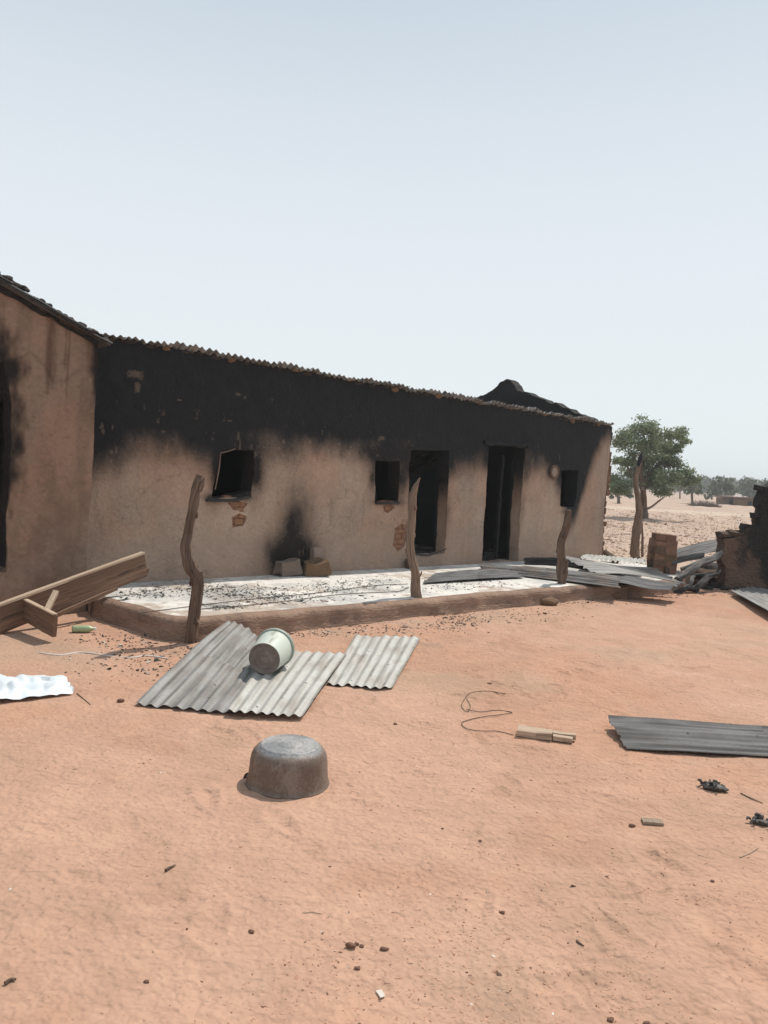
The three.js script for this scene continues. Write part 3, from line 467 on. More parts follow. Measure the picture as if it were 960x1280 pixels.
  const ash = tex(1536, 1536, (u, v, c) => {
    const x = lerp(bx[0], bx[1], u), z = lerp(bx[2], bx[3], v), n = fbm(x * 1.4, z * 1.4, 4, 820), f = fbm(x * 12, z * 12, 4, 824), g2 = fbm(x * 50, z * 50, 2, 828), w = smooth(0.26, 0.5, n + 0.5 * (f - 0.5));
    const k = 0.9 + 0.36 * (f - 0.5) + 0.3 * (g2 - 0.5), gy = smooth(0.5, 0.72, fbm(x * 2.6 + 4, z * 2.6, 4, 835)); c[0] = k * lerp(0.50, 0.72, w); c[1] = k * lerp(0.42, 0.685, w); c[2] = k * lerp(0.35, 0.635, w);
    let b = 0; for (const d of dark) b = Math.max(b, 1 - Math.hypot(x - d[0], z - d[1]) / d[2]);
    const ch = clamp(0.75 * gy + smooth(0.35, 0.9, clamp(b) + 1.5 * (f - 0.5) + 0.8 * (g2 - 0.5))); for (let i = 0; i < 3; i++) c[i] = lerp(c[i], 0.17 + 0.25 * g2, 0.62 * ch);      // grey ash, finely mixed with charcoal
  }, true, false);
  part(t, 'ash_floor', cg, std({ map: ash, bumpMap: rep(lumpy, 6, 6), bumpScale: 0.02 }));
}

// ------------------------------------------------------------------ burnt veranda posts
const postPath = (l, d) => l.map(([x, y]) => D(x, y, d));
function post(label, pts, d, rad, mat, extra, s) {
  const p = postPath(pts, d), t = thing('veranda_post', label, 'post', p[0].clone(), 'posts left of the veranda');
  part(t, 'trunk', tube(p, rad, 28, 0.46, 150, s), mat);
  seed = Math.round(s * 77) + 5; for (let i = 0; i < 5; i++) { const q = 0.1 + 0.75 * (i + rnd()) / 5, f = q * (p.length - 1), k = Math.floor(f), c = p[k].clone().lerp(p[k + 1], f - k), r = rad[Math.min(rad.length - 1, Math.round(q * (rad.length - 1)))], an = rr(-1.9, 1.9), g = rock(r * rr(0.35, 0.55), 1, 1.5, 1, i * 3 + s, 2); g.translate(c.x + Math.sin(an) * r * 0.8, c.y, c.z + Math.cos(an) * r * 0.8); part(t, 'knot', g, mat); }
  for (const [a, r, nm] of extra) part(t, nm, tube(postPath(a, d - 0.02), r, 10, 0.2, 0, s + 3), mat);
}
post('crooked dark wooden post standing on the ground before the platform corner', [[239, 806], [240, 786], [244, 760], [247, 735], [246, 722], [239, 708], [233, 684], [235, 664], [239, 645], [244, 620], [249, 594]], 6.84, [0.048, 0.047, 0.049, 0.052, 0.056, 0.054, 0.046, 0.040, 0.038, 0.040, 0.042, 0.038, 0.026], M.bark, [[[[247, 728], [252, 720], [252, 715]], [0.026, 0.022, 0.012], 'knot'], [[[246, 612], [248, 602], [247, 593]], [0.022, 0.022, 0.006], 'split_top'], [[[249, 614], [253, 604], [255, 597]], [0.020, 0.021, 0.006], 'split_top']], 1.0);
post('smooth tan wooden post with pointed top before the first doorway', [[521, 749], [520, 730], [519, 716], [514, 694], [513, 672], [514, 655], [515, 640], [517, 618], [520, 608], [525, 597]], 8.87, [0.052, 0.046, 0.046, 0.044, 0.043, 0.042, 0.043, 0.044, 0.034, 0.006], M.barkPale, [[[[521, 722], [526, 718], [527, 714]], [0.014, 0.013, 0.006], 'knot']], 5.0);
post('bent wooden post with side stub standing before the small window', [[702, 731], [703, 715], [703, 703], [701, 690], [702, 676], [706, 664], [709, 654], [712, 638]], 10.84, [0.066, 0.064, 0.062, 0.054, 0.052, 0.048, 0.044, 0.036], M.bark, [[[[704, 718], [708, 708], [709, 701]], [0.034, 0.028, 0.018], 'stub']], 9.0);

// ------------------------------------------------------------------ sheets in the yard
const A = 0.0075;
const sheet = (name, label, cs, n, amp, mat, bend, along, group, edge) => { const [a, b, c, d] = cs, base = a.clone().add(b).add(c).add(d).multiplyScalar(0.25).setY(Math.min(a.y, b.y, c.y, d.y)); return single(name, label, 'metal sheet', corrugated(a, b, c, d, n, amp, bend, along, edge), mat, base, group); };
sheet('corrugated_sheet', 'grey corrugated sheet raised at one corner towards the platform, overlapped by another', [G(168, 880, 0.02), G(300, 891, 0.022), G(352, 812, 0.03), G(283, 777, 0.19)], 8, A + 0.001, M.zincGrey, (s, t) => 0.03 * Math.sin(Math.PI * t) * (1 - s) + 0.045 * t * t * (s < 0.55 ? Math.sin(s / 0.55 * Math.PI) : 0), 20, 'corrugated sheets in the yard', 0.02);
sheet('corrugated_sheet', 'pale corrugated sheet lying under the overturned bucket', [G(283, 888, 0.046), G(378, 895, 0.03), G(434, 817, 0.036), G(340, 813, 0.056)], 7, A + 0.001, M.zinc, (s, t) => 0.012 * Math.sin(Math.PI * t), 20, 'corrugated sheets in the yard', 0.012);
sheet('corrugated_sheet', 'small pale corrugated sheet lying by the platform with holes', [G(408, 855, 0.014), G(490, 860, 0.016), G(526, 797, 0.02), G(444, 794, 0.02)], 7, A, M.zinc, () => 0, 16, 'corrugated sheets in the yard', 0.04);
{ // long sheet lying lengthwise at the right, rolled up a little along its far edge
  const a = G(782, 936, 0.02), b = G(758, 899, 0.05), dir = G(960, 945, 0.02).sub(a).normalize(), far = G(960, 914, 0.05).sub(b).normalize();
  sheet('corrugated_sheet', 'long dark grey corrugated sheet lying near the charred clump, wave ends showing', [a, b, b.clone().addScaledVector(far, 2.0), a.clone().addScaledVector(dir, 2.0)], 7, 0.0055, M.zincDark, (s, t) => 0.022 * Math.sin(Math.PI * Math.pow(s, 1.25)) + 0.03 * smooth(0.86, 1, s) + 0.012 * Math.sin(t * 5 + 1) * (1 - s) * t, 26, 'corrugated sheets in the yard', 0.01); }
{ const a = G(914, 738, 0.10), b = G(975, 772, 0.12), c = G(1010, 748, 0.05), d = G(950, 731, 0.05);
  sheet('corrugated_sheet', 'grey corrugated sheet lying at the foot of the black ruined wall', [a, d, c, b], 8, 0.01, M.zincGrey, () => 0, 10, 'corrugated sheets in the yard'); }

// sheets fallen on the platform
const fallen = 'fallen roof sheets on the platform', amp2 = 0.012;
const P = (x, y, h) => G(x, y, h);
sheet('roof_sheet_piece', 'charred corrugated sheet with black wavy end between post and doorways', [P(527, 729, 0.225), P(546, 716, 0.26), P(640, 712, 0.25), P(655, 722, 0.22)], 7, amp2, M.zincDark, (s, t) => 0.02 * Math.sin(t * 3.1), 14, fallen, 0.03);
sheet('roof_sheet_piece', 'long narrow grey sheet running behind the bent post to the platform edge', [P(602, 713, 0.23), P(600, 705, 0.27), P(772, 721, 0.30), P(775, 735, 0.225)], 6, amp2, M.zincBurnt, (s, t) => 0.03 * Math.sin(t * 2.6) * s, 24, fallen, 0.02);
sheet('roof_sheet_piece', 'dark sheet lying on edge along the foot of the house wall', [P(655, 706, 0.225), P(655, 697, 0.33), P(748, 703, 0.37), P(748, 716, 0.24)], 6, amp2, M.zincSoot, (s, t) => 0.05 * Math.sin(t * 3.1), 20, fallen, 0.03);
sheet('roof_sheet_piece', 'light grey buckled sheet at the end of the platform, torn end hanging over', [P(744, 717, 0.30), P(690, 695, 0.42), P(815, 708, 0.42), P(856, 727, 0.24)], 7, amp2, M.zincGrey, (s, t) => 0.04 * Math.sin(t * 4 + s * 2), 20, fallen, 0.06);
sheet('roof_sheet_piece', 'pale sheet with bright wavy edge on top of the pile', [P(724, 698, 0.44), P(806, 705, 0.42), P(810, 699, 0.36), P(734, 693, 0.40)], 14, 0.018, M.zinc, (s, t) => 0.015 * Math.sin(t * 4), 10, fallen, 0.03);
sheet('roof_sheet_piece', 'sheet with bent torn end lying over the platform lip', [P(742, 726, 0.24), P(744, 716, 0.28), P(850, 728, 0.26), P(838, 737, 0.225)], 6, amp2, M.zincDark, (s, t) => 0.02 * Math.sin(t * 6), 16, fallen, 0.05);
{ const p1 = D(842, 702, 12.9), p2 = D(841, 688, 13.9), p3 = D(903, 673, 14.0), p4 = D(903, 688, 13.0);
  sheet('leaning_sheet', 'grey corrugated sheet sloping up onto the broken brick wall', [p1, p2, p3, p4], 7, amp2, M.zincDark, (s, t) => 0.02 * Math.sin(t * 3), 16, 'sheets leaning on the broken wall', 0.03);
  const q = [D(840, 706, 12.75), D(840, 699, 12.9), D(880, 691, 12.95), D(880, 699, 12.8)];
  sheet('leaning_sheet', 'shorter grey sheet below the sloping sheet beside the mud pillar', q, 5, amp2, M.zincDark, (s, t) => 0.02 * Math.sin(t * 3), 14, 'sheets leaning on the broken wall', 0.05); }
// sheets just inside the second doorway
for (const [cs, mat] of [[[[604, 702, 0.22], [606, 690, 0.40], [640, 690, 0.40], [644, 703, 0.22]], M.zincGrey], [[[610, 688, 0.46], [612, 683, 0.55], [634, 684, 0.52], [636, 690, 0.42]], M.zincBurnt]]) {
  const w = cs.map(([x, y, h]) => { const p = H(x, y, -0.75 - (h - 0.2)); return HW(p.x, p.y, -0.75 - (h - 0.2)); }), d0 = w.map((v) => { const q = v.clone().sub(HO); return V(q.dot(hx), v.y, q.dot(hz)); });
  local(house, 'fallen_sheet', corrugated(...d0, 5, 0.014, () => 0, 10), mat);
}

// ------------------------------------------------------------------ bucket, basin
{
  const c0 = G(330.4, 823.5, 0.178), c1 = G(347.5, 805.5, 0.212), ax = c1.clone().sub(c0).normalize(), L = 0.27;
  const t = thing('plastic_bucket', 'pale green plastic bucket lying on its side on a corrugated sheet', 'bucket', c0.clone().setY(0.06));
  const turn = (g) => { g.applyQuaternion(new THREE.Quaternion().setFromUnitVectors(V(0, 1, 0), ax)); g.translate(c0.x, c0.y, c0.z); return g; };
  const pr = (l) => l.map(([x, y]) => new THREE.Vector2(x, y));
  const skin = std({ map: tex(256, 256, (u, v, c) => { const f = fbm(u * 8, v * 5, 4, 900, 0), d = smooth(0.5, 0.75, f); c[0] = lerp(0.52, 0.34, d); c[1] = lerp(0.57, 0.35, d); c[2] = lerp(0.50, 0.29, d); }), roughness: 0.5 });
  part(t, 'body', turn(new THREE.LatheGeometry(pr([[0.119, 0.0], [0.121, 0.012], [0.133, 0.14], [0.145, L], [0.139, L - 0.004], [0.128, 0.14], [0.114, 0.02], [0.0, 0.018]]), 48)), skin);
  part(t, 'base', turn(new THREE.LatheGeometry(pr([[0.0, 0.008], [0.028, 0.008], [0.031, 0.002], [0.036, 0.002], [0.039, 0.008], [0.066, 0.009], [0.069, 0.004], [0.074, 0.004], [0.077, 0.010], [0.104, 0.011], [0.108, -0.003], [0.117, -0.004], [0.119, 0.004]]), 48)), std({ map: tex(256, 128, (u, v, c) => { const f = fbm(u * 9, v * 5, 4, 905); c[0] = 0.13 + 0.12 * f; c[1] = 0.10 + 0.10 * f; c[2] = 0.085 + 0.08 * f; }), roughness: 0.75 }), 'dirty brown base with ring marks');
  const rim = new THREE.LatheGeometry(pr([[0.144, L - 0.028], [0.153, L - 0.027], [0.156, L - 0.014], [0.155, L + 0.002], [0.150, L + 0.006], [0.142, L + 0.002], [0.144, L - 0.028]]), 48);
  part(t, 'rim', turn(rim), std({ color: new THREE.Color().setRGB(0.30, 0.34, 0.29), roughness: 0.5 }));
}
{
  const c = G(360, 976, 0); c.y = relief(c.x, c.z) - 0.004;
  const t = thing('metal_basin', 'dusty dark grey basin turned upside down on bare ground', 'basin', c);
  const pr = [[0, 0.203], [0.03, 0.204], [0.056, 0.203], [0.060, 0.199], [0.066, 0.199], [0.07, 0.202], [0.120, 0.199], [0.134, 0.197], [0.141, 0.201], [0.148, 0.196], [0.153, 0.188], [0.168, 0.180], [0.181, 0.165], [0.189, 0.145], [0.194, 0.118], [0.199, 0.075], [0.205, 0.028], [0.207, 0.014], [0.213, 0.008], [0.214, 0.003], [0.209, 0.002], [0.203, 0.010], [0.197, 0.03]].map(([x, y]) => new THREE.Vector2(x, y));
  const g = new THREE.LatheGeometry(pr, 72), p = g.attributes.position;
  for (let i = 0; i < p.count; i++) { const x = p.getX(i), y = p.getY(i), z = p.getZ(i), k = 1 + 0.035 * (noise3(x * 7 + 3, y * 7, z * 7) - 0.5); p.setXYZ(i, x * k, y + 0.003 * (noise3(x * 9, 2, z * 9) - 0.5), z * k); }
  const arc = [0]; for (let i = 1; i < pr.length; i++) arc.push(arc[i - 1] + pr[i].distanceTo(pr[i - 1]));
  const buv = g.attributes.uv; for (let i = 0; i < buv.count; i++) { const a = Math.floor(i / pr.length) / 72 * 6.2832, q = arc[i % pr.length]; buv.setXY(i, 0.5 + Math.cos(a) * q, 0.5 + Math.sin(a) * q); }
  g.computeVertexNormals(); g.translate(c.x, c.y, c.z);
  const map = tex(512, 512, (u, v, k) => { const f = fbm(u * 9, v * 9, 4, 910), sp = fbm(u * 110, v * 110, 2, 915), dust = smooth(0.36, 0.64, 0.75 * f + 0.25 * sp), q = Math.hypot(u - 0.5, v - 0.5) + 0.05 * (f - 0.5), tp = smooth(0.19, 0.15, q); for (let i = 0; i < 3; i++) k[i] = lerp(lerp([0.15, 0.105, 0.08][i], [0.21, 0.165, 0.135][i], dust), lerp([0.21, 0.215, 0.22][i], [0.33, 0.32, 0.31][i], dust), tp) * (0.85 + 0.3 * sp); });      // scorched brown sides, worn grey bottom
  part(t, 'bowl', g, std({ map, roughness: 0.6, metalness: 0.25, bumpMap: lumpy, bumpScale: 0.002 }));
  const k = new THREE.TorusGeometry(0.024, 0.006, 8, 16); k.scale(1, 0.8, 1); k.rotateY(1.2); const hp = D(309.5, 967, 4.02); k.translate(hp.x + 0.004, hp.y, hp.z + 0.05); part(t, 'handle', k, M.charWood);
}

// ------------------------------------------------------------------ broken bench, bottle, cord, plastic sheet at the left
{
  const a = G(-60, 806, 0.0), lo = D(-30, 786, 6.55), hi = D(181, 706, 8.05), t = thing('broken_bench', 'broken brown wooden bench tipped on its side against the platform', 'bench', lo.clone().setY(0));
  part(t, 'seat_plank', bar(lo, hi, 0.04, 0.24, 0, 0.003, 3), M.timber);
  const dir = hi.clone().sub(lo).normalize();
  part(t, 'splinter', bar(hi.clone().addScaledVector(dir, -0.05).add(V(0, -0.06, 0)), hi.clone().addScaledVector(dir, 0.06).add(V(0, -0.075, 0)), 0.03, 0.06, 0, 0.014, 23), M.timber);
  const upv = dir.clone().cross(V(0, 1, 0).cross(dir).normalize()).multiplyScalar(0.131), top0 = lo.clone().add(upv), top1 = hi.clone().add(upv);
  part(t, 'edge_strip', bar(top0, top1, 0.06, 0.02, 0, 0.002, 5), M.timberPale);
  part(t, 'lower_rail', bar(D(66, 771, 7.05), D(146, 735, 7.75), 0.03, 0.035, 0, 0.003, 7), M.timber);
  const q0 = D(31, 762, 6.92), q1 = D(69, 783, 6.55);
  part(t, 'leg_panel', bar(q0, q1, 0.035, 0.185, 0, 0.004, 9), M.timber);
  part(t, 'panel_edge', bar(D(31, 749, 6.91), D(69, 768, 6.54), 0.042, 0.012, 0, 0.002, 11), M.timberPale);
  part(t, 'brace', bar(D(58, 764, 6.68), D(70, 740, 6.85), 0.045, 0.05, 0.3, 0.004, 13), M.timberPale);
}
{
  const p0 = G(90, 786, 0.032), p1 = G(117, 786, 0.032), ax = p1.clone().sub(p0).normalize(), L = 0.205;
  const t = thing('plastic_bottle', 'empty green plastic bottle lying between bench and platform', 'bottle', p0.clone().setY(0));
  const turn = (g) => { g.applyQuaternion(new THREE.Quaternion().setFromUnitVectors(V(0, 1, 0), ax)); g.translate(p0.x, p0.y, p0.z); return g; };
  part(t, 'body', turn(new THREE.LatheGeometry([[0, 0.004], [0.024, 0], [0.032, 0.01], [0.032, 0.05], [0.029, 0.06], [0.032, 0.07], [0.032, 0.13], [0.026, 0.155], [0.013, 0.178], [0.012, 0.19]].map(([x, y]) => new THREE.Vector2(x, y)), 24)), std({ color: new THREE.Color().setRGB(0.34, 0.42, 0.24), roughness: 0.35 }));
  part(t, 'cap', turn(new THREE.CylinderGeometry(0.015, 0.015, 0.018, 16).translate(0, 0.196, 0)), std({ color: new THREE.Color().setRGB(0.7, 0.7, 0.66), roughness: 0.5 }));
}
{ const p = [[48, 817], [75, 819], [100, 817], [130, 820], [160, 822], [185, 821], [212, 825]].map(([x, y]) => { const q = G(x, y, 0); q.y = relief(q.x, q.z) + 0.004; return q; });
  single('cord', 'white cord stretched on the ground between bench and sheets', 'cord', tube(p, [0.003, 0.007, 0.003, 0.006, 0.004], 7, 0.5, 60, 3), std({ color: new THREE.Color().setRGB(0.68, 0.66, 0.62) }), p[3].clone()); }
{
  const c = [G(-40, 882, 0.02), G(92, 867, 0.015), G(80, 850, 0.03), G(-40, 848, 0.03)], g = new THREE.PlaneGeometry(1, 1, 44, 24), p = g.attributes.position, a = V(), b = V();
  for (let i = 0; i < p.count; i++) { const s = p.getX(i) + 0.5, t = p.getY(i) + 0.5; a.lerpVectors(c[0], c[1], s); b.lerpVectors(c[3], c[2], s); a.lerp(b, t); a.y += 0.05 * Math.abs(noise2(s * 9, t * 4, 950) - 0.5) * (1 - smooth(0.85, 1, s)) + 0.035 * (1 - Math.abs(2 * noise2(s * 5 + t * 3, t * 3, 951) - 1)) * smooth(0, 0.15, t); a.x += 0.02 * (noise2(s * 7, t * 7, 952) - 0.5); p.setXYZ(i, a.x, a.y, a.z); }
  g.computeVertexNormals();
  const map = tex(256, 128, (u, v, k) => { const f = fbm(u * 10, v * 5, 4, 955), d = smooth(0.6, 0.75, f) * 0.35; k[0] = 0.70 * (1 - d); k[1] = 0.76 * (1 - d); k[2] = 0.80 * (1 - d); });
  single('plastic_sheet', 'crumpled bluish white sheet lying flat on the ground', 'plastic sheet', g, std({ map, roughness: 0.4 }), G(30, 865, 0));
}

// ------------------------------------------------------------------ hearth stones, mud pillar, ruined wall, rubble
const seat = (g, p, y0) => { g.computeBoundingBox(); g.translate(p.x, y0 - g.boundingBox.min.y, p.z); return g; };
{ let p = HW(H(382, 720).x - 0.02, PY, 0.24); single('hearth_stone', 'rounded brown clay block at the foot of the sooty wall', 'stone', seat(roughen(new THREE.BoxGeometry(0.30, 0.18, 0.24, 8, 6, 6).rotateY(HT - 0.5), 0.055, 6, 2), p, PY), M.mudBrick[2], p, 'hearth stones');
  p = HW(H(392, 690).x, PY, 0.11); const sl = roughen(new THREE.BoxGeometry(0.20, 0.36, 0.07, 5, 6, 3).rotateX(-0.12).rotateY(HT), 0.02, 6, 5); single('hearth_stone', 'upright clay slab leaning on the wall behind the rounded block', 'stone', seat(sl, p, PY), std({ map: brickMap([0.20, 0.14, 0.11], [0.34, 0.26, 0.21], 97), bumpMap: lumpy, bumpScale: 0.02 }), p, 'hearth stones');
  p = HW(H(352, 715).x, PY, 0.13); single('hearth_stone', 'pale greyish clay block beside the sooty patch', 'stone', seat(roughen(new THREE.BoxGeometry(0.32, 0.18, 0.18, 8, 6, 6).rotateY(HT + 0.1), 0.045, 6, 8), p, PY), std({ map: brickMap([0.15, 0.108, 0.084], [0.27, 0.20, 0.16], 98), bumpMap: lumpy, bumpScale: 0.02 }), p, 'hearth stones'); }
{ const p = HW(H(506, 715).x, PY, 0.1); single('hearth_stone', 'small square clay block by the doorway post', 'stone', seat(roughen(new THREE.BoxGeometry(0.12, 0.14, 0.1, 4, 4, 4).rotateY(HT), 0.012, 8, 12), p, PY), M.mudBrick[0], p, 'hearth stones'); }
{
  const c = D(826, 712, 13.0), t = thing('mud_pillar', 'short broken reddish mud brick pillar at the end of the platform', 'pillar', V(c.x, 0, c.z));
  let y = 0, k = 0; const topY = D(826, 672, 13.0).y;
  while (y < topY - 0.02) { const h = 0.105, tp = lerp(1.12, 0.94, y / topY); for (const [ox, oz] of k % 2 ? [[-0.11, -0.06], [0.11, 0.05], [-0.10, 0.12], [0.12, -0.11]] : [[-0.115, 0.05], [0.105, -0.07], [-0.1, -0.12], [0.115, 0.12]]) { const g = new THREE.BoxGeometry(0.17 * tp, h - 0.001, 0.15, 5, 4, 5); roughen(g, 0.03, 6, k * 3.3 + ox * 9); g.translate(c.x + ox * 0.72 * tp, y + h / 2, c.z + oz * 0.72); part(t, 'brick', g, y > topY - 0.25 ? M.redMud : M.mudBrick[(k + 1) % 3]); } y += h; k++; }
  part(t, 'core', roughen(new THREE.BoxGeometry(0.35, topY - 0.02, 0.30, 8, 12, 8), 0.035, 5, 4).translate(c.x, topY / 2 - 0.03, c.z), M.redMud);
}
{
  const d = 12.9, prof = [[903, 735], [902, 690], [903, 678], [906, 672], [930, 669], [934, 662], [946, 660], [950, 648], [951, 634], [953, 622], [955, 614], [960, 608], [975, 600], [1010, 596]];
  const o = D(902, 736, d), t = thing('ruined_wall', 'collapsed mud brick wall scorched black with stepped broken top', 'wall', V(o.x, 0, o.z));
  const pts = prof.map(([x, y]) => D(x, y, d)), leftAt = (y) => { for (let i = 1; i < pts.length; i++) if (pts[i].y >= y) { const a = pts[i - 1], b = pts[i]; return lerp(a.x, b.x, clamp((y - a.y) / Math.max(1e-4, b.y - a.y))); } return pts[pts.length - 1].x; };
  const right = o.x + 2.4, pv = (p) => new THREE.Vector2(p.x - o.x, p.y), B = [-0.1, 2.5, -0.1, 2.2];
  const out = ragged([new THREE.Vector2(0.03, -0.05), ...pts.slice(1).map(pv), new THREE.Vector2(right - o.x, 2.0), new THREE.Vector2(right - o.x, -0.05)], 0.045, 0.05, 960);
  const map = tex(512, 512, (u, v, c) => { const x = lerp(B[0], B[1], u), y = lerp(B[2], B[3], v), f = fbm(x * 4, y * 4, 4, 962), g = fbm(x * 30, y * 30, 3, 964), crs = smooth(0.10, 0.03, Math.abs(((y / 0.125 + 0.3 * (f - 0.5)) % 1 + 1) % 1 - 0.5)) * 0.3 * smooth(0.45, 0.6, fbm(x * 2, y * 2, 3, 966)), k = (0.55 + 0.8 * f + 0.4 * (g - 0.5)) * (1 - crs), m = smooth(0.30, 0.66, x * 0.62 + y * 0.32 + 0.7 * (f - 0.5) + 0.2 * (g - 0.5)); for (let i = 0; i < 3; i++) c[i] = lerp([0.135, 0.082, 0.058][i], [0.013, 0.0115, 0.0105][i], m) * k; }, true, false);
  const body = wallGeo(out, [], 0.3, B); body.translate(o.x, 0, o.z - 0.25); part(t, 'wall_body', body, std({ map, bumpMap: rep(lumpy, 2.5, 2.5), bumpScale: 0.06 }));
  seed = 5150; for (const [x, y, w, mk] of [[908, 670, 0.2, 1], [921, 668, 0.22, 1], [930, 667, 0.12, 0], [939, 660, 0.18, 0], [949, 646, 0.1, 0], [956, 611, 0.14, 0]]) { const p = D(x, y, d), g = new THREE.BoxGeometry(w, 0.08, 0.24, 5, 4, 5); roughen(g, 0.03, 8, x); g.rotateY(rr(-0.2, 0.2)); g.translate(p.x, p.y + 0.012, o.z - 0.1); part(t, 'brick', g, mk ? M.scorch[1] : M.sootBrick[0]); }
}
const loose = (px, py, r0, sx, sy, mat, label, cat = 'stone', group = 'loose stones and clods', h = 0) => { const r = r0 * (r0 < 0.04 ? 0.55 : 1), p = G(px, py, h); if (!h) p.y = relief(p.x, p.z); single(cat === 'stone' ? 'stone' : cat.replace(/ /g, '_'), label, cat, seat(rock(r, sx * 1.15, sy * 0.85, 1, px * 0.37), p, p.y - r * 0.25), mat, p, group); };
for (const [x, y, r] of [[915, 733, 0.10], [930, 730, 0.13], [945, 734, 0.09], [893, 735, 0.08], [884, 737, 0.06], [858, 738, 0.09], [905, 738, 0.05], [955, 728, 0.12], [872, 733, 0.10], [866, 727, 0.13], [880, 728, 0.15], [893, 724, 0.16], [876, 718, 0.15], [888, 715, 0.17], [899, 731, 0.12], [858, 732, 0.08], [897, 712, 0.13], [848, 736, 0.07], [922, 738, 0.06], [868, 740, 0.05]]) loose(x, y, r, 1.3, 0.75, x > 900 || (x + Math.round(r * 100)) % 3 ? M.sootBrick[1] : M.scorch[1], 'dark lump of rubble at the foot of the black ruined wall', 'rubble', 'rubble below the ruined wall');
// charred logs on the rubble
for (const [a, b, da, db, r, lab, mat] of [[[846, 724], [903, 690], 12.2, 12.7, 0.052, 'ash grey charred log sloping up to the broken wall', M.ashWood], [[852, 712], [900, 697], 12.5, 12.75, 0.03, 'thin ash covered pole above the thick log', M.ashWood], [[862, 733], [868, 716], 12.1, 12.3, 0.032, 'short grey stub standing at the platform end', M.ashWood], [[868, 737], [900, 712], 12.15, 12.6, 0.045, 'black charred log under the grey one', M.charWood], [[842, 741], [872, 732], 12.0, 12.1, 0.04, 'burnt black branch at the platform corner', M.charWood]]) { const p = D(...a, da), q = D(...b, db), m = p.clone().lerp(q, 0.5); m.y += 0.03; single('charred_log', lab, 'log', tube([p, p.clone().lerp(q, 0.3).add(V(0, 0.02, 0.03)), m, p.clone().lerp(q, 0.8).add(V(0.02, -0.01, -0.02)), q], [r, r * 1.1, r * 0.85, r * 0.95, r * 0.6], 16, 0.7, 50, a[0]), mat, p.clone().setY(Math.min(p.y, q.y)), 'charred logs'); }
{ const p = D(756, 690, 14.4), q = D(770, 702, 14.1); single('leaning_log', 'short brown log leaning at the house corner', 'log', tube([q, p.clone().lerp(q, 0.5), p], [0.07, 0.065, 0.05], 10, 0.25, 16, 4), M.bark, q.clone()); }

// ------------------------------------------------------------------ timber, tile, clumps, wire in the yard
{
  const a = G(645, 913, 0.024), b = G(720, 923, 0.022), dir = b.clone().sub(a).normalize(), side = V(-dir.z, 0, dir.x);
  const t = thing('timber_offcut', 'weathered pale timber offcut with split notched end', 'wood', a.clone().setY(0));
  const m = a.clone().lerp(b, 0.62);
  part(t, 'block', bar(a, m, 0.082, 0.040, 0.05, 0.018, 4), M.timberPale);
  part(t, 'split_end', bar(m.clone().addScaledVector(side, -0.018), b.clone().addScaledVector(side, -0.022), 0.036, 0.034, 0.05, 0.010, 6), M.timberPale);
  part(t, 'split_end', bar(m.clone().addScaledVector(side, 0.022), b.clone().addScaledVector(side, 0.024).addScaledVector(dir, -0.02), 0.04, 0.030, 0.05, 0.010, 8), M.timberPale);
}
{ const p = G(815, 1028, 0); p.y = relief(p.x, p.z); single('flat_chip', 'small flat pale wooden chip beside a reddish clod', 'wood', seat(roughen(new THREE.BoxGeometry(0.095, 0.013, 0.05, 6, 2, 4).rotateY(-0.12), 0.004, 14, 4), p, p.y + 0.001), M.timberPale, p); }
M.burntScrap = std({ map: rep(woodMap([0.01, 0.009, 0.008], [0.09, 0.072, 0.06], 38), 5, 5), roughness: 0.6 });
function clump(px, py, w, n, label, s0) {
  const p = G(px, py, 0); p.y = relief(p.x, p.z); seed = s0; const gs = [];
  for (let i = 0; i < n; i++) { const a = rr(0, 6.28), r = rr(0.2, 1) * w / 2, c = V(p.x + Math.cos(a) * r, p.y + rr(0.006, w * 0.14), p.z + Math.sin(a) * r * 0.7), e = V(c.x + rr(-1, 1) * w * 0.35, Math.max(p.y + 0.006, c.y + rr(-0.02, 0.025)), c.z + rr(-1, 1) * w * 0.3), m = c.clone().lerp(e, 0.5).add(V(rr(-0.01, 0.01), rr(0, 0.02), rr(-0.01, 0.01))); gs.push(tube([c, m, e], [0.003, rr(0.004, 0.009), 0.002], 6, 0.5, 8, i)); }
  gs.push(rock(w * 0.26, 1.5, 0.5, 1, s0 * 0.01).translate(p.x, p.y + 0.012, p.z));
  single('charred_clump', label, 'charred debris', mergeGeometries(gs.map((g) => g.index ? g.toNonIndexed() : g)), M.burntScrap, p);
}
clump(893, 987, 0.15, 34, 'charred black clump of twisted scraps near the long dark sheet', 71);
clump(952, 1030, 0.10, 22, 'small black charred scrap beside pale straw', 77);

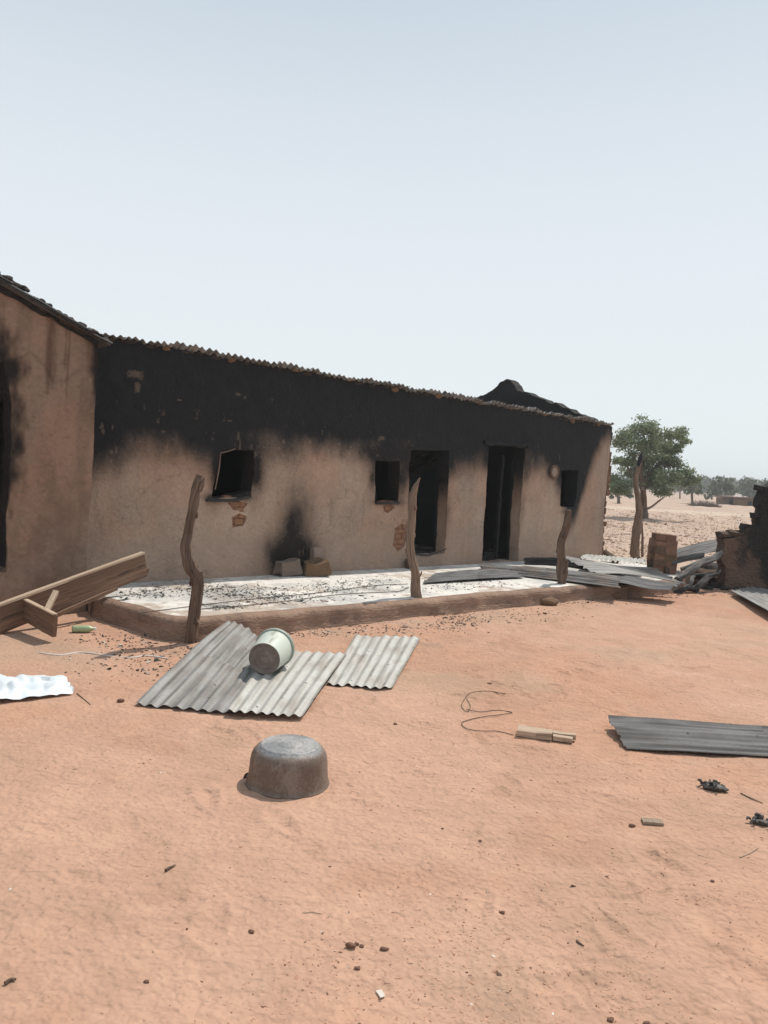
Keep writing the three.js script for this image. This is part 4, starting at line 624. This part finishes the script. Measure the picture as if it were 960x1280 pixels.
{ const W = (l) => l.map(([x, y]) => { const q = G(x, y, 0); q.y = relief(q.x, q.z) + 0.006; return q; }); const wm = std({ color: new THREE.Color().setRGB(0.09, 0.06, 0.045), roughness: 0.8 });
  const t = thing('wire_tangle', 'thin dark wire tangled in loops on the ground beside the timber', 'wire', G(600, 895, 0));
  const one = [[641, 857], [630, 866], [614, 864], [590, 866], [581, 874], [577, 882], [584, 889], [588, 882], [583, 873]], two = [[583, 886], [600, 889], [621, 887], [640, 890], [628, 893], [604, 896], [588, 900], [577, 905], [583, 912], [600, 916], [622, 915], [642, 919]];
  part(t, 'strand', tube(W(one), [0.0022, 0.0022], 5, 0.1, 90), wm); part(t, 'strand', tube(W(two), [0.0026, 0.0026], 5, 0.1, 110), wm);
  const lift = (p, y) => { p.y = y; return p; };
  for (const [l, s] of [[[[172, 768], [300, 752], [400, 742], [470, 733], [510, 731]], 1], [[[236, 764], [320, 757], [430, 744], [500, 740], [508, 736]], 2]]) { const p = l.map(([x, y]) => lift(G(x, y, PY), PY + 0.012)); single('roof_wire', s === 1 ? 'long thin dark rod lying across the ash nearer the wall' : 'long thin dark rod lying across the ash nearer the platform edge', 'rod', tube(p, [0.0042, 0.0042], 6, 0.15, 60), wm, p[0].clone()); } }
{ const p = G(476, 1241, 0); p.y = relief(p.x, p.z) + 0.004; const g = roughen(new THREE.BoxGeometry(0.017, 0.003, 0.036, 4, 1, 6).rotateY(0.4), 0.006, 40, 3); single('paper_scrap', 'tiny white scrap of paper on the bare ground', 'paper', seat(g, p, p.y - 0.002), std({ color: new THREE.Color().setRGB(0.58, 0.53, 0.47) }), p); }
M.clod = std({ map: brickMap([0.10, 0.05, 0.032], [0.22, 0.115, 0.075], 89), bumpMap: lumpy, bumpScale: 0.01 });
const stones = [[790, 1031, 0.022, 'reddish brown clod beside the flat wooden chip'], [612, 853, 0.025, 'dark clod alone on the ground below the platform'], [494, 906, 0.018, 'small dark clod between basin and wire'], [480, 1186, 0.020, 'small dark clod beside the larger crumbled one'], [438, 1184, 0.024, 'crumbled dark clod at the end of a small ridge'], [452, 1182, 0.012, 'tiny clod touching the crumbled dark clod'], [446, 1180, 0.011, 'tiny clod behind the crumbled dark clod'], [314, 1166, 0.015, 'small dark clod on the smooth open ground'], [447, 1209, 0.014, 'tiny clod below the crumbled dark clod'], [183, 1226, 0.012, 'tiny dark clod on open ground, pale dust around'], [628, 1142, 0.014, 'small dark clod on rough sand'], [553, 1036, 0.010, 'tiny clod on sand right of the basin'], [764, 1271, 0.016, 'dark clod at the near edge of the rough sand'], [809, 1276, 0.014, 'brown clod at the near edge of the rough sand'], [891, 1100, 0.012, 'small dark clod below the charred scraps'], [151, 878, 0.032, 'brown clod beside the corner of the grey sheet'], [687, 757, 0.085, 'large clod of earth at the foot of the platform'], [681, 768, 0.035, 'smaller dark clod in front of the large earth clod'], [768, 749, 0.075, 'earth clod against the platform under the torn sheet'], [735, 755, 0.03, 'dark clod at the foot of the platform'], [600, 1052, 0.010, 'pebble on rough sand']];
stones.forEach(([x, y, r, l]) => loose(x, y, r, 1.2, 0.8, r > 0.06 ? M.mudBrick[2] : M.clod, l));
{ // twigs and straws
  const tw = (l, r, lab, mat) => { const p = l.map(([x, y]) => { const q = G(x, y, 0); q.y = relief(q.x, q.z) + r; return q; }); single('twig', lab, 'twig', tube(p, [r, r * 0.8, r * 0.5], 6, 0.3, 14), mat, p[0].clone(), 'twigs on the ground'); };
  tw([[926, 992], [938, 998], [953, 1004]], 0.004, 'thin dark twig near the charred clump', M.bark); tw([[207, 1090], [213, 1086], [219, 1083]], 0.006, 'short dark twig on the smooth ground', M.bark); tw([[925, 1071], [938, 1066], [948, 1059]], 0.003, 'pale straw below the charred scrap', M.timberPale); tw([[721, 1174], [725, 1178], [730, 1181]], 0.004, 'short dark twig on rough sand', M.bark); tw([[6, 1230], [14, 1226], [20, 1226]], 0.006, 'short dark twig at the darker patch of ground', M.bark); tw([[96, 868], [106, 876], [113, 882]], 0.003, 'thin dark twig beside the white sheet', M.bark); tw([[378, 1141], [392, 1140], [403, 1142]], 0.002, 'pale straw on the smooth ground', M.timberPale);
}

// ------------------------------------------------------------------ scattered stuff: charcoal, ash, pebbles, stubble
const flake = weld(new THREE.IcosahedronGeometry(1, 1)); roughen(flake, 0.45, 1.1, 3); flake.scale(1.6, 0.4, 0.8);
const dummy = new THREE.Object3D(), col = (r, g, b) => new THREE.Color().setRGB(r, g, b);
const put = (list, p, s, sy = 1) => { dummy.position.copy(p); dummy.rotation.set(rr(-0.4, 0.4), rr(0, 6.28), rr(-0.4, 0.4)); dummy.scale.set(s * rr(0.6, 1.5), s * sy * rr(0.5, 1.2), s * rr(0.5, 1.2)); dummy.updateMatrix(); list.push(dummy.matrix.clone()); };
const gauss = () => (rnd() + rnd() + rnd() - 1.5) / 0.75;
{
  seed = 991; const list = [], cols = [];
  const patches = [[300, 742, 70, 10, 420], [350, 748, 45, 7, 260], [190, 744, 40, 9, 220], [280, 760, 28, 4, 130], [420, 736, 60, 8, 240], [460, 730, 60, 10, 200], [570, 735, 70, 8, 160], [600, 726, 60, 10, 120], [250, 735, 60, 6, 200], [400, 752, 120, 8, 220]];
  for (const [x, y, sx, sy, n] of patches) for (let i = 0; i < n; i++) { const px = x + gauss() * sx * 0.75, py = y + gauss() * sy * 0.7, p = G(px, py, PY), q = p.clone().sub(HO), v = q.dot(hz); if (v < 0.05 || v > 1.9) continue; const fr = platFront; let inside = true; for (let k = 1; k < fr.length; k++) if (p.x > fr[k - 1].x && p.x <= fr[k].x) { const t = (p.x - fr[k - 1].x) / (fr[k].x - fr[k - 1].x); inside = -p.z > -lerp(fr[k - 1].z, fr[k].z, t) + 0.14; } if (p.x < fr[0].x + 0.05) inside = v < 1.0; if (!inside) continue; p.y = PY + 0.008; if (rnd() < 0.12) continue; put(list, p, rr(0.0025, 0.009) * (rnd() < 0.06 ? 2.2 : 1)); if (rnd() < 0.12) list[list.length - 1].multiply(new THREE.Matrix4().makeScale(3.2, 0.9, 0.7)); const w = rnd(); cols.push(w < 0.5 ? col(0.03, 0.029, 0.029) : w < 0.75 ? col(0.12, 0.115, 0.11) : col(0.33, 0.31, 0.29)); }
  stuff('charcoal_bits', 'black charcoal bits strewn over the ash on the platform', 'charcoal', flake, std({ color: 0xffffff }), list, cols);
  const l2 = [], c2 = [];
  for (const [x, y, sx, sy, n] of [[575, 775, 26, 8, 210], [480, 788, 60, 6, 160], [560, 785, 30, 7, 90], [180, 815, 45, 12, 170], [200, 835, 30, 12, 60], [150, 800, 50, 8, 120], [660, 770, 50, 6, 110], [740, 755, 50, 3, 90], [830, 745, 25, 4, 120], [880, 742, 40, 4, 130], [400, 792, 40, 4, 80], [145, 835, 60, 16, 50], [250, 812, 15, 3, 40]]) for (let i = 0; i < n; i++) { const p = G(x + gauss() * sx, y + gauss() * sy, 0); const fr = platFront; let ok = true; for (let k = 1; k < fr.length; k++) if (p.x > fr[k - 1].x && p.x <= fr[k].x) { const t = (p.x - fr[k - 1].x) / (fr[k].x - fr[k - 1].x); ok = -p.z < -lerp(fr[k - 1].z, fr[k].z, t) - 0.05; } if (!ok) continue; p.y = relief(p.x, p.z) + 0.004; put(l2, p, rr(0.003, 0.009) * (rnd() < 0.08 ? 1.8 : 1)); const w = rnd(); c2.push(w < 0.62 ? col(0.03, 0.026, 0.024) : w < 0.85 ? col(0.16, 0.1, 0.07) : col(0.5, 0.48, 0.45)); }
  stuff('burnt_litter', 'dark burnt litter scattered on the ground below the platform', 'litter', flake, std({ color: 0xffffff }), l2, c2);
  const l3 = [], c3 = [];
  for (let i = 0; i < 5200; i++) { const d = 1.9 + 9 * Math.pow(rnd(), 1.5), a = rr(-0.5, 0.5), x = Math.tan(a) * d, z = -d; if (fbm(x * 1.2, z * 1.2, 3, 60) < rr(0.3, 0.6)) continue; if (x < 0 && rnd() < 0.45) continue; if (d > 6.6 && x < d * 1.0 - 8.8) continue; const p = V(x, relief(x, z), z), big = rnd(); put(l3, p, big < 0.03 ? rr(0.005, 0.009) : rr(0.0015, 0.0042)); const w = rnd(); c3.push(w < 0.72 ? col(0.40, 0.22, 0.14) : w < 0.86 ? col(0.15, 0.085, 0.058) : w < 0.97 ? col(0.42, 0.30, 0.22) : col(0.7, 0.66, 0.6)); }
  stuff('pebbles', 'fine pebbles and crumbs of earth over the yard', 'pebbles', flake, std({ color: 0xffffff }), l3.filter((_, i) => true), c3);
  const l6 = [], c6 = [];
  for (let i = 0; i < 36000; i++) { const d = 1.9 + 7 * Math.pow(rnd(), 1.35), a = rr(-0.5, 0.5), x = Math.tan(a) * d, z = -d; const rich = fbm(x * 1.6, z * 1.6, 4, 61) + 0.10 * smooth(-1, 1, x); if (rich < rr(0.42, 0.66)) continue; if (d > 6.6 && x < d * 1.0 - 8.8) continue; put(l6, V(x, relief(x, z) - 0.0008, z), rr(0.0012, 0.0042) * (rnd() < 0.06 ? 1.8 : 1), 1.5); const k = rr(0.85, 1.2); c6.push(col(0.46 * k, 0.265 * k, 0.178 * k)); }
  stuff('sand_crumbs', 'crumbs of trodden reddish sand over the yard', 'sand', flake, std({ color: 0xffffff, roughness: 1 }), l6, c6);
  // field: clods and dry stubble in rows
  const l4 = [], c4 = [], l5 = [], c5 = [];
  const blade = new THREE.BufferGeometry(); { const v = [], n = 7; for (let i = 0; i < n; i++) { const a = i / n * 6.28 + i, b = 0.35 + 0.5 * hash(i, 2, 3), h = 0.6 + 0.7 * hash(i, 5, 1), dx = Math.cos(a), dz = Math.sin(a); v.push(-dz * 0.06, 0, dx * 0.06, dz * 0.06, 0, -dx * 0.06, dx * b, h, dz * b); } blade.setAttribute('position', new THREE.Float32BufferAttribute(v, 3)); blade.computeVertexNormals(); }
  for (let i = 0; i < 6500; i++) { const d = 17.5 * Math.pow(3.4, rnd()), x = d * rr(0.22, 0.56), z = -d; if (x < d * 0.29 && d < 20) continue; const p = V(x, relief(x, z), z); put(l4, p, rr(0.01, 0.036) * (rnd() < 0.04 ? 2 : 1), 1.4); const w = rnd(); c4.push(w < 0.7 ? col(0.46, 0.325, 0.245) : col(0.36, 0.235, 0.17)); if (i % 4 === 0) { const row = Math.round((z * 0.93 + x * 0.3) / 0.9) * 0.9; const zz = (row - x * 0.3) / 0.93 + rr(-0.1, 0.1), q = V(x + rr(-0.1, 0.1), relief(x, zz) - 0.01, zz); dummy.position.copy(q); dummy.rotation.set(0, rr(0, 6.3), 0); const s = rr(0.05, 0.13); dummy.scale.set(s, s * rr(0.5, 1.2), s); dummy.updateMatrix(); l5.push(dummy.matrix.clone()); c5.push(rnd() < 0.6 ? col(0.56, 0.45, 0.34) : col(0.45, 0.34, 0.25)); } }
  stuff('field_clods', 'clods of dry earth across the ploughed field', 'clods', flake, std({ color: 0xffffff }), l4, c4);
  stuff('dry_stubble', 'dry straw stubble standing in rows on the field', 'stubble', blade, std({ color: 0xffffff }), l5, c5);
}

// ------------------------------------------------------------------ trees
function leaves(clusters, per, size, palette, s0, spread = 0.26) {                      // leaf-sized faces spread through the crown
  seed = s0; const pos = [], colr = [], uvw = [];
  const q = new THREE.Quaternion(), e = new THREE.Euler(), a = V();
  for (const [c, rx, ry, rz] of clusters) {
    const twigs = []; const nt = Math.max(6, Math.round(14 * rx / 0.6)); for (let i = 0; i < nt; i++) { let p; do p = V(rr(-1, 1), rr(-1, 1), rr(-1, 1)); while (p.length() > 1 || p.length() < 0.35); twigs.push(p); }
    const n = Math.round(per * Math.pow(rx * ry, 1.0));
    for (let i = 0; i < n; i++) {
      const t = twigs[(rnd() * nt) | 0], p = V(c.x + (t.x + gauss() * spread) * rx, c.y + (t.y + gauss() * spread * 0.85) * ry, c.z + (t.z + gauss() * spread) * rz);
      e.set(rr(-1.1, 1.1), rr(0, 6.28), rr(-1.1, 1.1)); q.setFromEuler(e); const s = size * rr(0.6, 1.3), k = palette[(rnd() * palette.length) | 0], br = rr(0.8, 1.2);
      for (const [x, z] of [[-0.5, 0], [0, -0.28], [0, 0.28], [0.5, 0], [0, 0.28], [0, -0.28]]) { a.set(x * s, 0, z * s).applyQuaternion(q).add(p); pos.push(a.x, a.y, a.z); colr.push(k[0] * br, k[1] * br, k[2] * br); }
    }
  }
  const g = new THREE.BufferGeometry(); g.setAttribute('position', new THREE.Float32BufferAttribute(pos, 3)); g.setAttribute('color', new THREE.Float32BufferAttribute(colr, 3)); g.computeVertexNormals(); return g;
}
M.leaf = new THREE.MeshPhysicalMaterial({ vertexColors: true, roughness: 0.9, side: THREE.DoubleSide, transmission: 0.4, thickness: 0 });
M.farLeaf = std({ vertexColors: true });
const green = [[0.17, 0.225, 0.115], [0.205, 0.26, 0.14], [0.145, 0.19, 0.10], [0.25, 0.285, 0.17]];
{
  const d = 40, base = G(806, 647, 0), t = thing('shade_tree', 'leafy green tree standing in the field behind the pale trunk', 'tree', D(806, 647, d).setY(-0.05)), Q = (x, y, dz = 0) => D(x, y, d + dz);
  part(t, 'trunk', tube([Q(806, 650), Q(805, 632), Q(804, 618), Q(803, 604), Q(801, 590)], [0.20, 0.16, 0.15, 0.13, 0.09], 12, 0.2), M.bark);
  for (const [l, r] of [[[[804, 616], [796, 600], [785, 585], [776, 570]], 0.09], [[[803, 606], [812, 592], [824, 580], [838, 566]], 0.10], [[[802, 596], [803, 575], [806, 552], [804, 538]], 0.09], [[[804, 612], [820, 602], [840, 596], [856, 594]], 0.08], [[[801, 590], [792, 570], [784, 556]], 0.06], [[[803, 604], [790, 602], [774, 604]], 0.06], [[[806, 560], [818, 548], [832, 540]], 0.05], [[[824, 580], [838, 582], [852, 584]], 0.05]]) part(t, 'limb', tube(l.map(([x, y], i) => Q(x, y, i * (r * 10 - 0.7))), [r, r * 0.7, r * 0.3], 8, 0.2), M.bark);
  part(t, 'dead_branch', tube([Q(805, 638), Q(815, 633), Q(824, 626), Q(831, 621)], [0.08, 0.06, 0.05, 0.02], 8, 0.2), M.barkPale);
  const cl = [[805, 535, 17, 13], [783, 550, 15, 12], [800, 556, 18, 13], [820, 555, 17, 14], [843, 543, 14, 9], [852, 550, 9, 7], [776, 580, 11, 9], [772, 598, 11, 9], [787, 574, 10, 8], [818, 578, 20, 13], [838, 572, 16, 11], [852, 588, 13, 9], [858, 602, 13, 10], [815, 598, 18, 12], [836, 598, 14, 9], [783, 606, 12, 8], [775, 610, 12, 7], [826, 612, 12, 8], [794, 592, 10, 9], [846, 560, 9, 6]].map(([x, y, w, h], i) => [Q(x, y, (hash(i, 4, 4) - 0.5) * 2.6), w / F * d, h / F * d, w / F * d * 1.2]);
  part(t, 'crown', leaves(cl, 5600, 0.13, green, 21, 0.40), M.leaf);
}
{ // dead pale trunk in front of it
  const d = 16.2, p = [[795, 706], [794, 692], [794, 678], [796, 662], [798, 648], [799, 636], [797, 620], [795, 604], [796, 592], [799, 578], [801, 568]], t = thing('dead_trunk', 'tall pale dead trunk with dark broken top beyond the platform end', 'trunk', D(795, 706, d));
  part(t, 'trunk', tube(p.map(([x, y]) => D(x, y, d)), [0.098, 0.09, 0.085, 0.085, 0.076, 0.066, 0.058, 0.054, 0.052, 0.046, 0.034], 18, 0.3, 110, 2), M.barkPale);
  part(t, 'fork', tube([[800, 640], [804, 630], [805, 620], [804, 612]].map(([x, y]) => D(x, y, d + 0.05)), [0.06, 0.055, 0.05, 0.04], 10, 0.2), M.bark);
  part(t, 'burnt_tip', tube([[798, 582], [801, 572], [802, 565]].map(([x, y]) => D(x, y, d - 0.02)), [0.046, 0.04, 0.010], 10, 0.3), M.charWood);
  part(t, 'thin_stake', tube([[803, 696], [803, 670], [802, 648]].map(([x, y]) => D(x, y, d + 0.3)), [0.03, 0.026, 0.02], 8, 0.2), M.barkPale);
}
function farTree(label, bx, by, depth, list, palette, per, size, s, stem = 1) {
  const t = thing('field_tree', label, 'tree', D(bx, by, depth).setY(0), 'trees across the field');
  const c = D(list[0][0], list[0][1], depth), b = D(bx, by, depth).setY(-0.1); part(t, 'trunk', tube([b, b.clone().lerp(c, 0.5), c], [0.16 * stem, 0.13 * stem, 0.06], 8, 0.2), M.bark);
  part(t, 'crown', leaves(list.map(([x, y, w, h], i) => [D(x, y, depth + (hash(i, s, 1) - 0.5) * 3), w / F * depth, h / F * depth, w / F * depth]), per, size, palette, s), M.farLeaf);
}
const grn2 = [[0.15, 0.175, 0.115], [0.18, 0.20, 0.135], [0.13, 0.15, 0.10]];
farTree('rounded bushy tree behind the brush pile', 905, 627, 118, [[898, 604, 10, 7], [908, 603, 10, 6], [902, 613, 14, 7], [914, 612, 9, 7], [891, 613, 7, 6], [886, 620, 6, 4]], grn2, 320, 0.42, 31);
farTree('grey green tree behind the mud huts', 937, 626, 150, [[936, 602, 9, 6], [930, 610, 8, 7], [942, 609, 10, 8], [938, 617, 10, 6], [927, 603, 5, 4]], grn2, 220, 0.5, 37);
farTree('tree beside the black ruined wall, far beyond the field', 958, 626, 150, [[958, 606, 8, 7], [964, 612, 9, 8], [952, 612, 6, 5]], grn2, 220, 0.5, 41);
farTree('low drooping tree just beyond the leafy tree', 866, 625, 92, [[864, 604, 9, 6], [870, 608, 7, 6], [862, 613, 10, 5], [872, 614, 5, 4]], grn2, 420, 0.36, 47);
farTree('small pale tree with a thin leaning trunk on the pale strip', 850, 622, 135, [[850, 606, 8, 5], [845, 610, 7, 4], [856, 610, 6, 4]], [[0.16, 0.17, 0.10], [0.13, 0.14, 0.085]], 180, 0.45, 53, 0.9);
farTree('dark green shrub behind the house corner', 774, 626, 70, [[772, 610, 9, 7], [780, 614, 10, 7], [768, 618, 8, 6], [788, 616, 8, 6]], grn2, 640, 0.3, 59);
{ // far belt of trees at the edge of the plain, one hazy mass
  seed = 301; const cl = []; for (let i = 0; i < 60; i++) { const x = 700 + i * 7 + rr(-3, 3), hgt = 8 + 7 * fbm(i * 0.5, 2, 2, 5); cl.push([D(x, 611 + (x - 860) * 0.059 - hgt * 0.45, 290 + rr(-25, 25)), rr(1.5, 2.8), hgt / F * 290 * 0.8, 2]); }
  const g = leaves(cl, 60, 1.0, [[0.09, 0.105, 0.065], [0.11, 0.125, 0.08]], 307), m = shadows(new THREE.Mesh(g, M.farLeaf)); m.name = 'distant_woodland'; m.userData = { kind: 'stuff', label: 'hazy belt of trees along the far edge of the plain', category: 'woodland' }; scene.add(m);
}
{ // brush pile and low mud buildings
  const c = D(880, 631, 80).setY(0), gs = []; seed = 404;
  for (let i = 0; i < 420; i++) { const x = rr(-1, 1), h = 0.62 * (1 - Math.abs(x) ** 2.5) * rr(0.3, 1), p = V(c.x + x * 1.5, -0.02, c.z + rr(-0.5, 0.5)), q = V(p.x + rr(-0.5, 0.5), h + 0.05, p.z + rr(-0.3, 0.3)); gs.push(tube([p, p.clone().lerp(q, 0.5).add(V(rr(-0.1, 0.1), 0, 0)), q], [0.02, 0.018, 0.008], 4, 0.2, 3)); }
  single('brush_pile', 'low brown heap of dry brushwood on the field', 'brushwood', mergeGeometries(gs), M.bark, c);
  const hut = (x0, x1, yb, yt, depth, label, mat) => {
    const a = D(x0, yb, depth), b = D(x1, yb, depth), top = D(x0, yt, depth).y, w = b.x - a.x, cc = V((a.x + b.x) / 2, 0, a.z), t = thing('mud_hut', label, 'hut', cc, 'low mud huts across the field');
    part(t, 'wall', roughen(new THREE.BoxGeometry(w, top, 2.2, 10, 6, 6), 0.08, 1.4, x0).translate(cc.x, top / 2 - 0.05, cc.z), mat);
    part(t, 'roof', roughen(new THREE.BoxGeometry(w + 0.35, 0.16, 2.6, 10, 2, 6), 0.07, 1.6, x1).translate(cc.x, top + 0.06, cc.z), M.mudBrick[0]);
    part(t, 'doorway', new THREE.BoxGeometry(0.5, top * 0.7, 0.06).translate(cc.x + w * 0.22, top * 0.34, cc.z + 1.16), M.soot);
  };
  hut(899, 912, 629, 621, 102, 'low dark mud hut beside the brush pile', M.mudBrick[1]); hut(919, 937, 631, 622.5, 100, 'low brown mud hut with flat roof', M.mudBrick[2]); hut(943, 957, 632, 623, 104, 'low mud hut half behind the ruined wall', M.mudBrick[0]);
  const p = D(939.5, 629, 99).setY(0); single('white_post', 'small white post beside the flat roofed hut', 'post', roughen(new THREE.BoxGeometry(0.16, 0.55, 0.16, 2, 5, 2), 0.015, 3, 2).translate(p.x, 0.25, p.z), std({ color: col(0.75, 0.74, 0.7) }), p);
}
renderer.render(scene, camera);
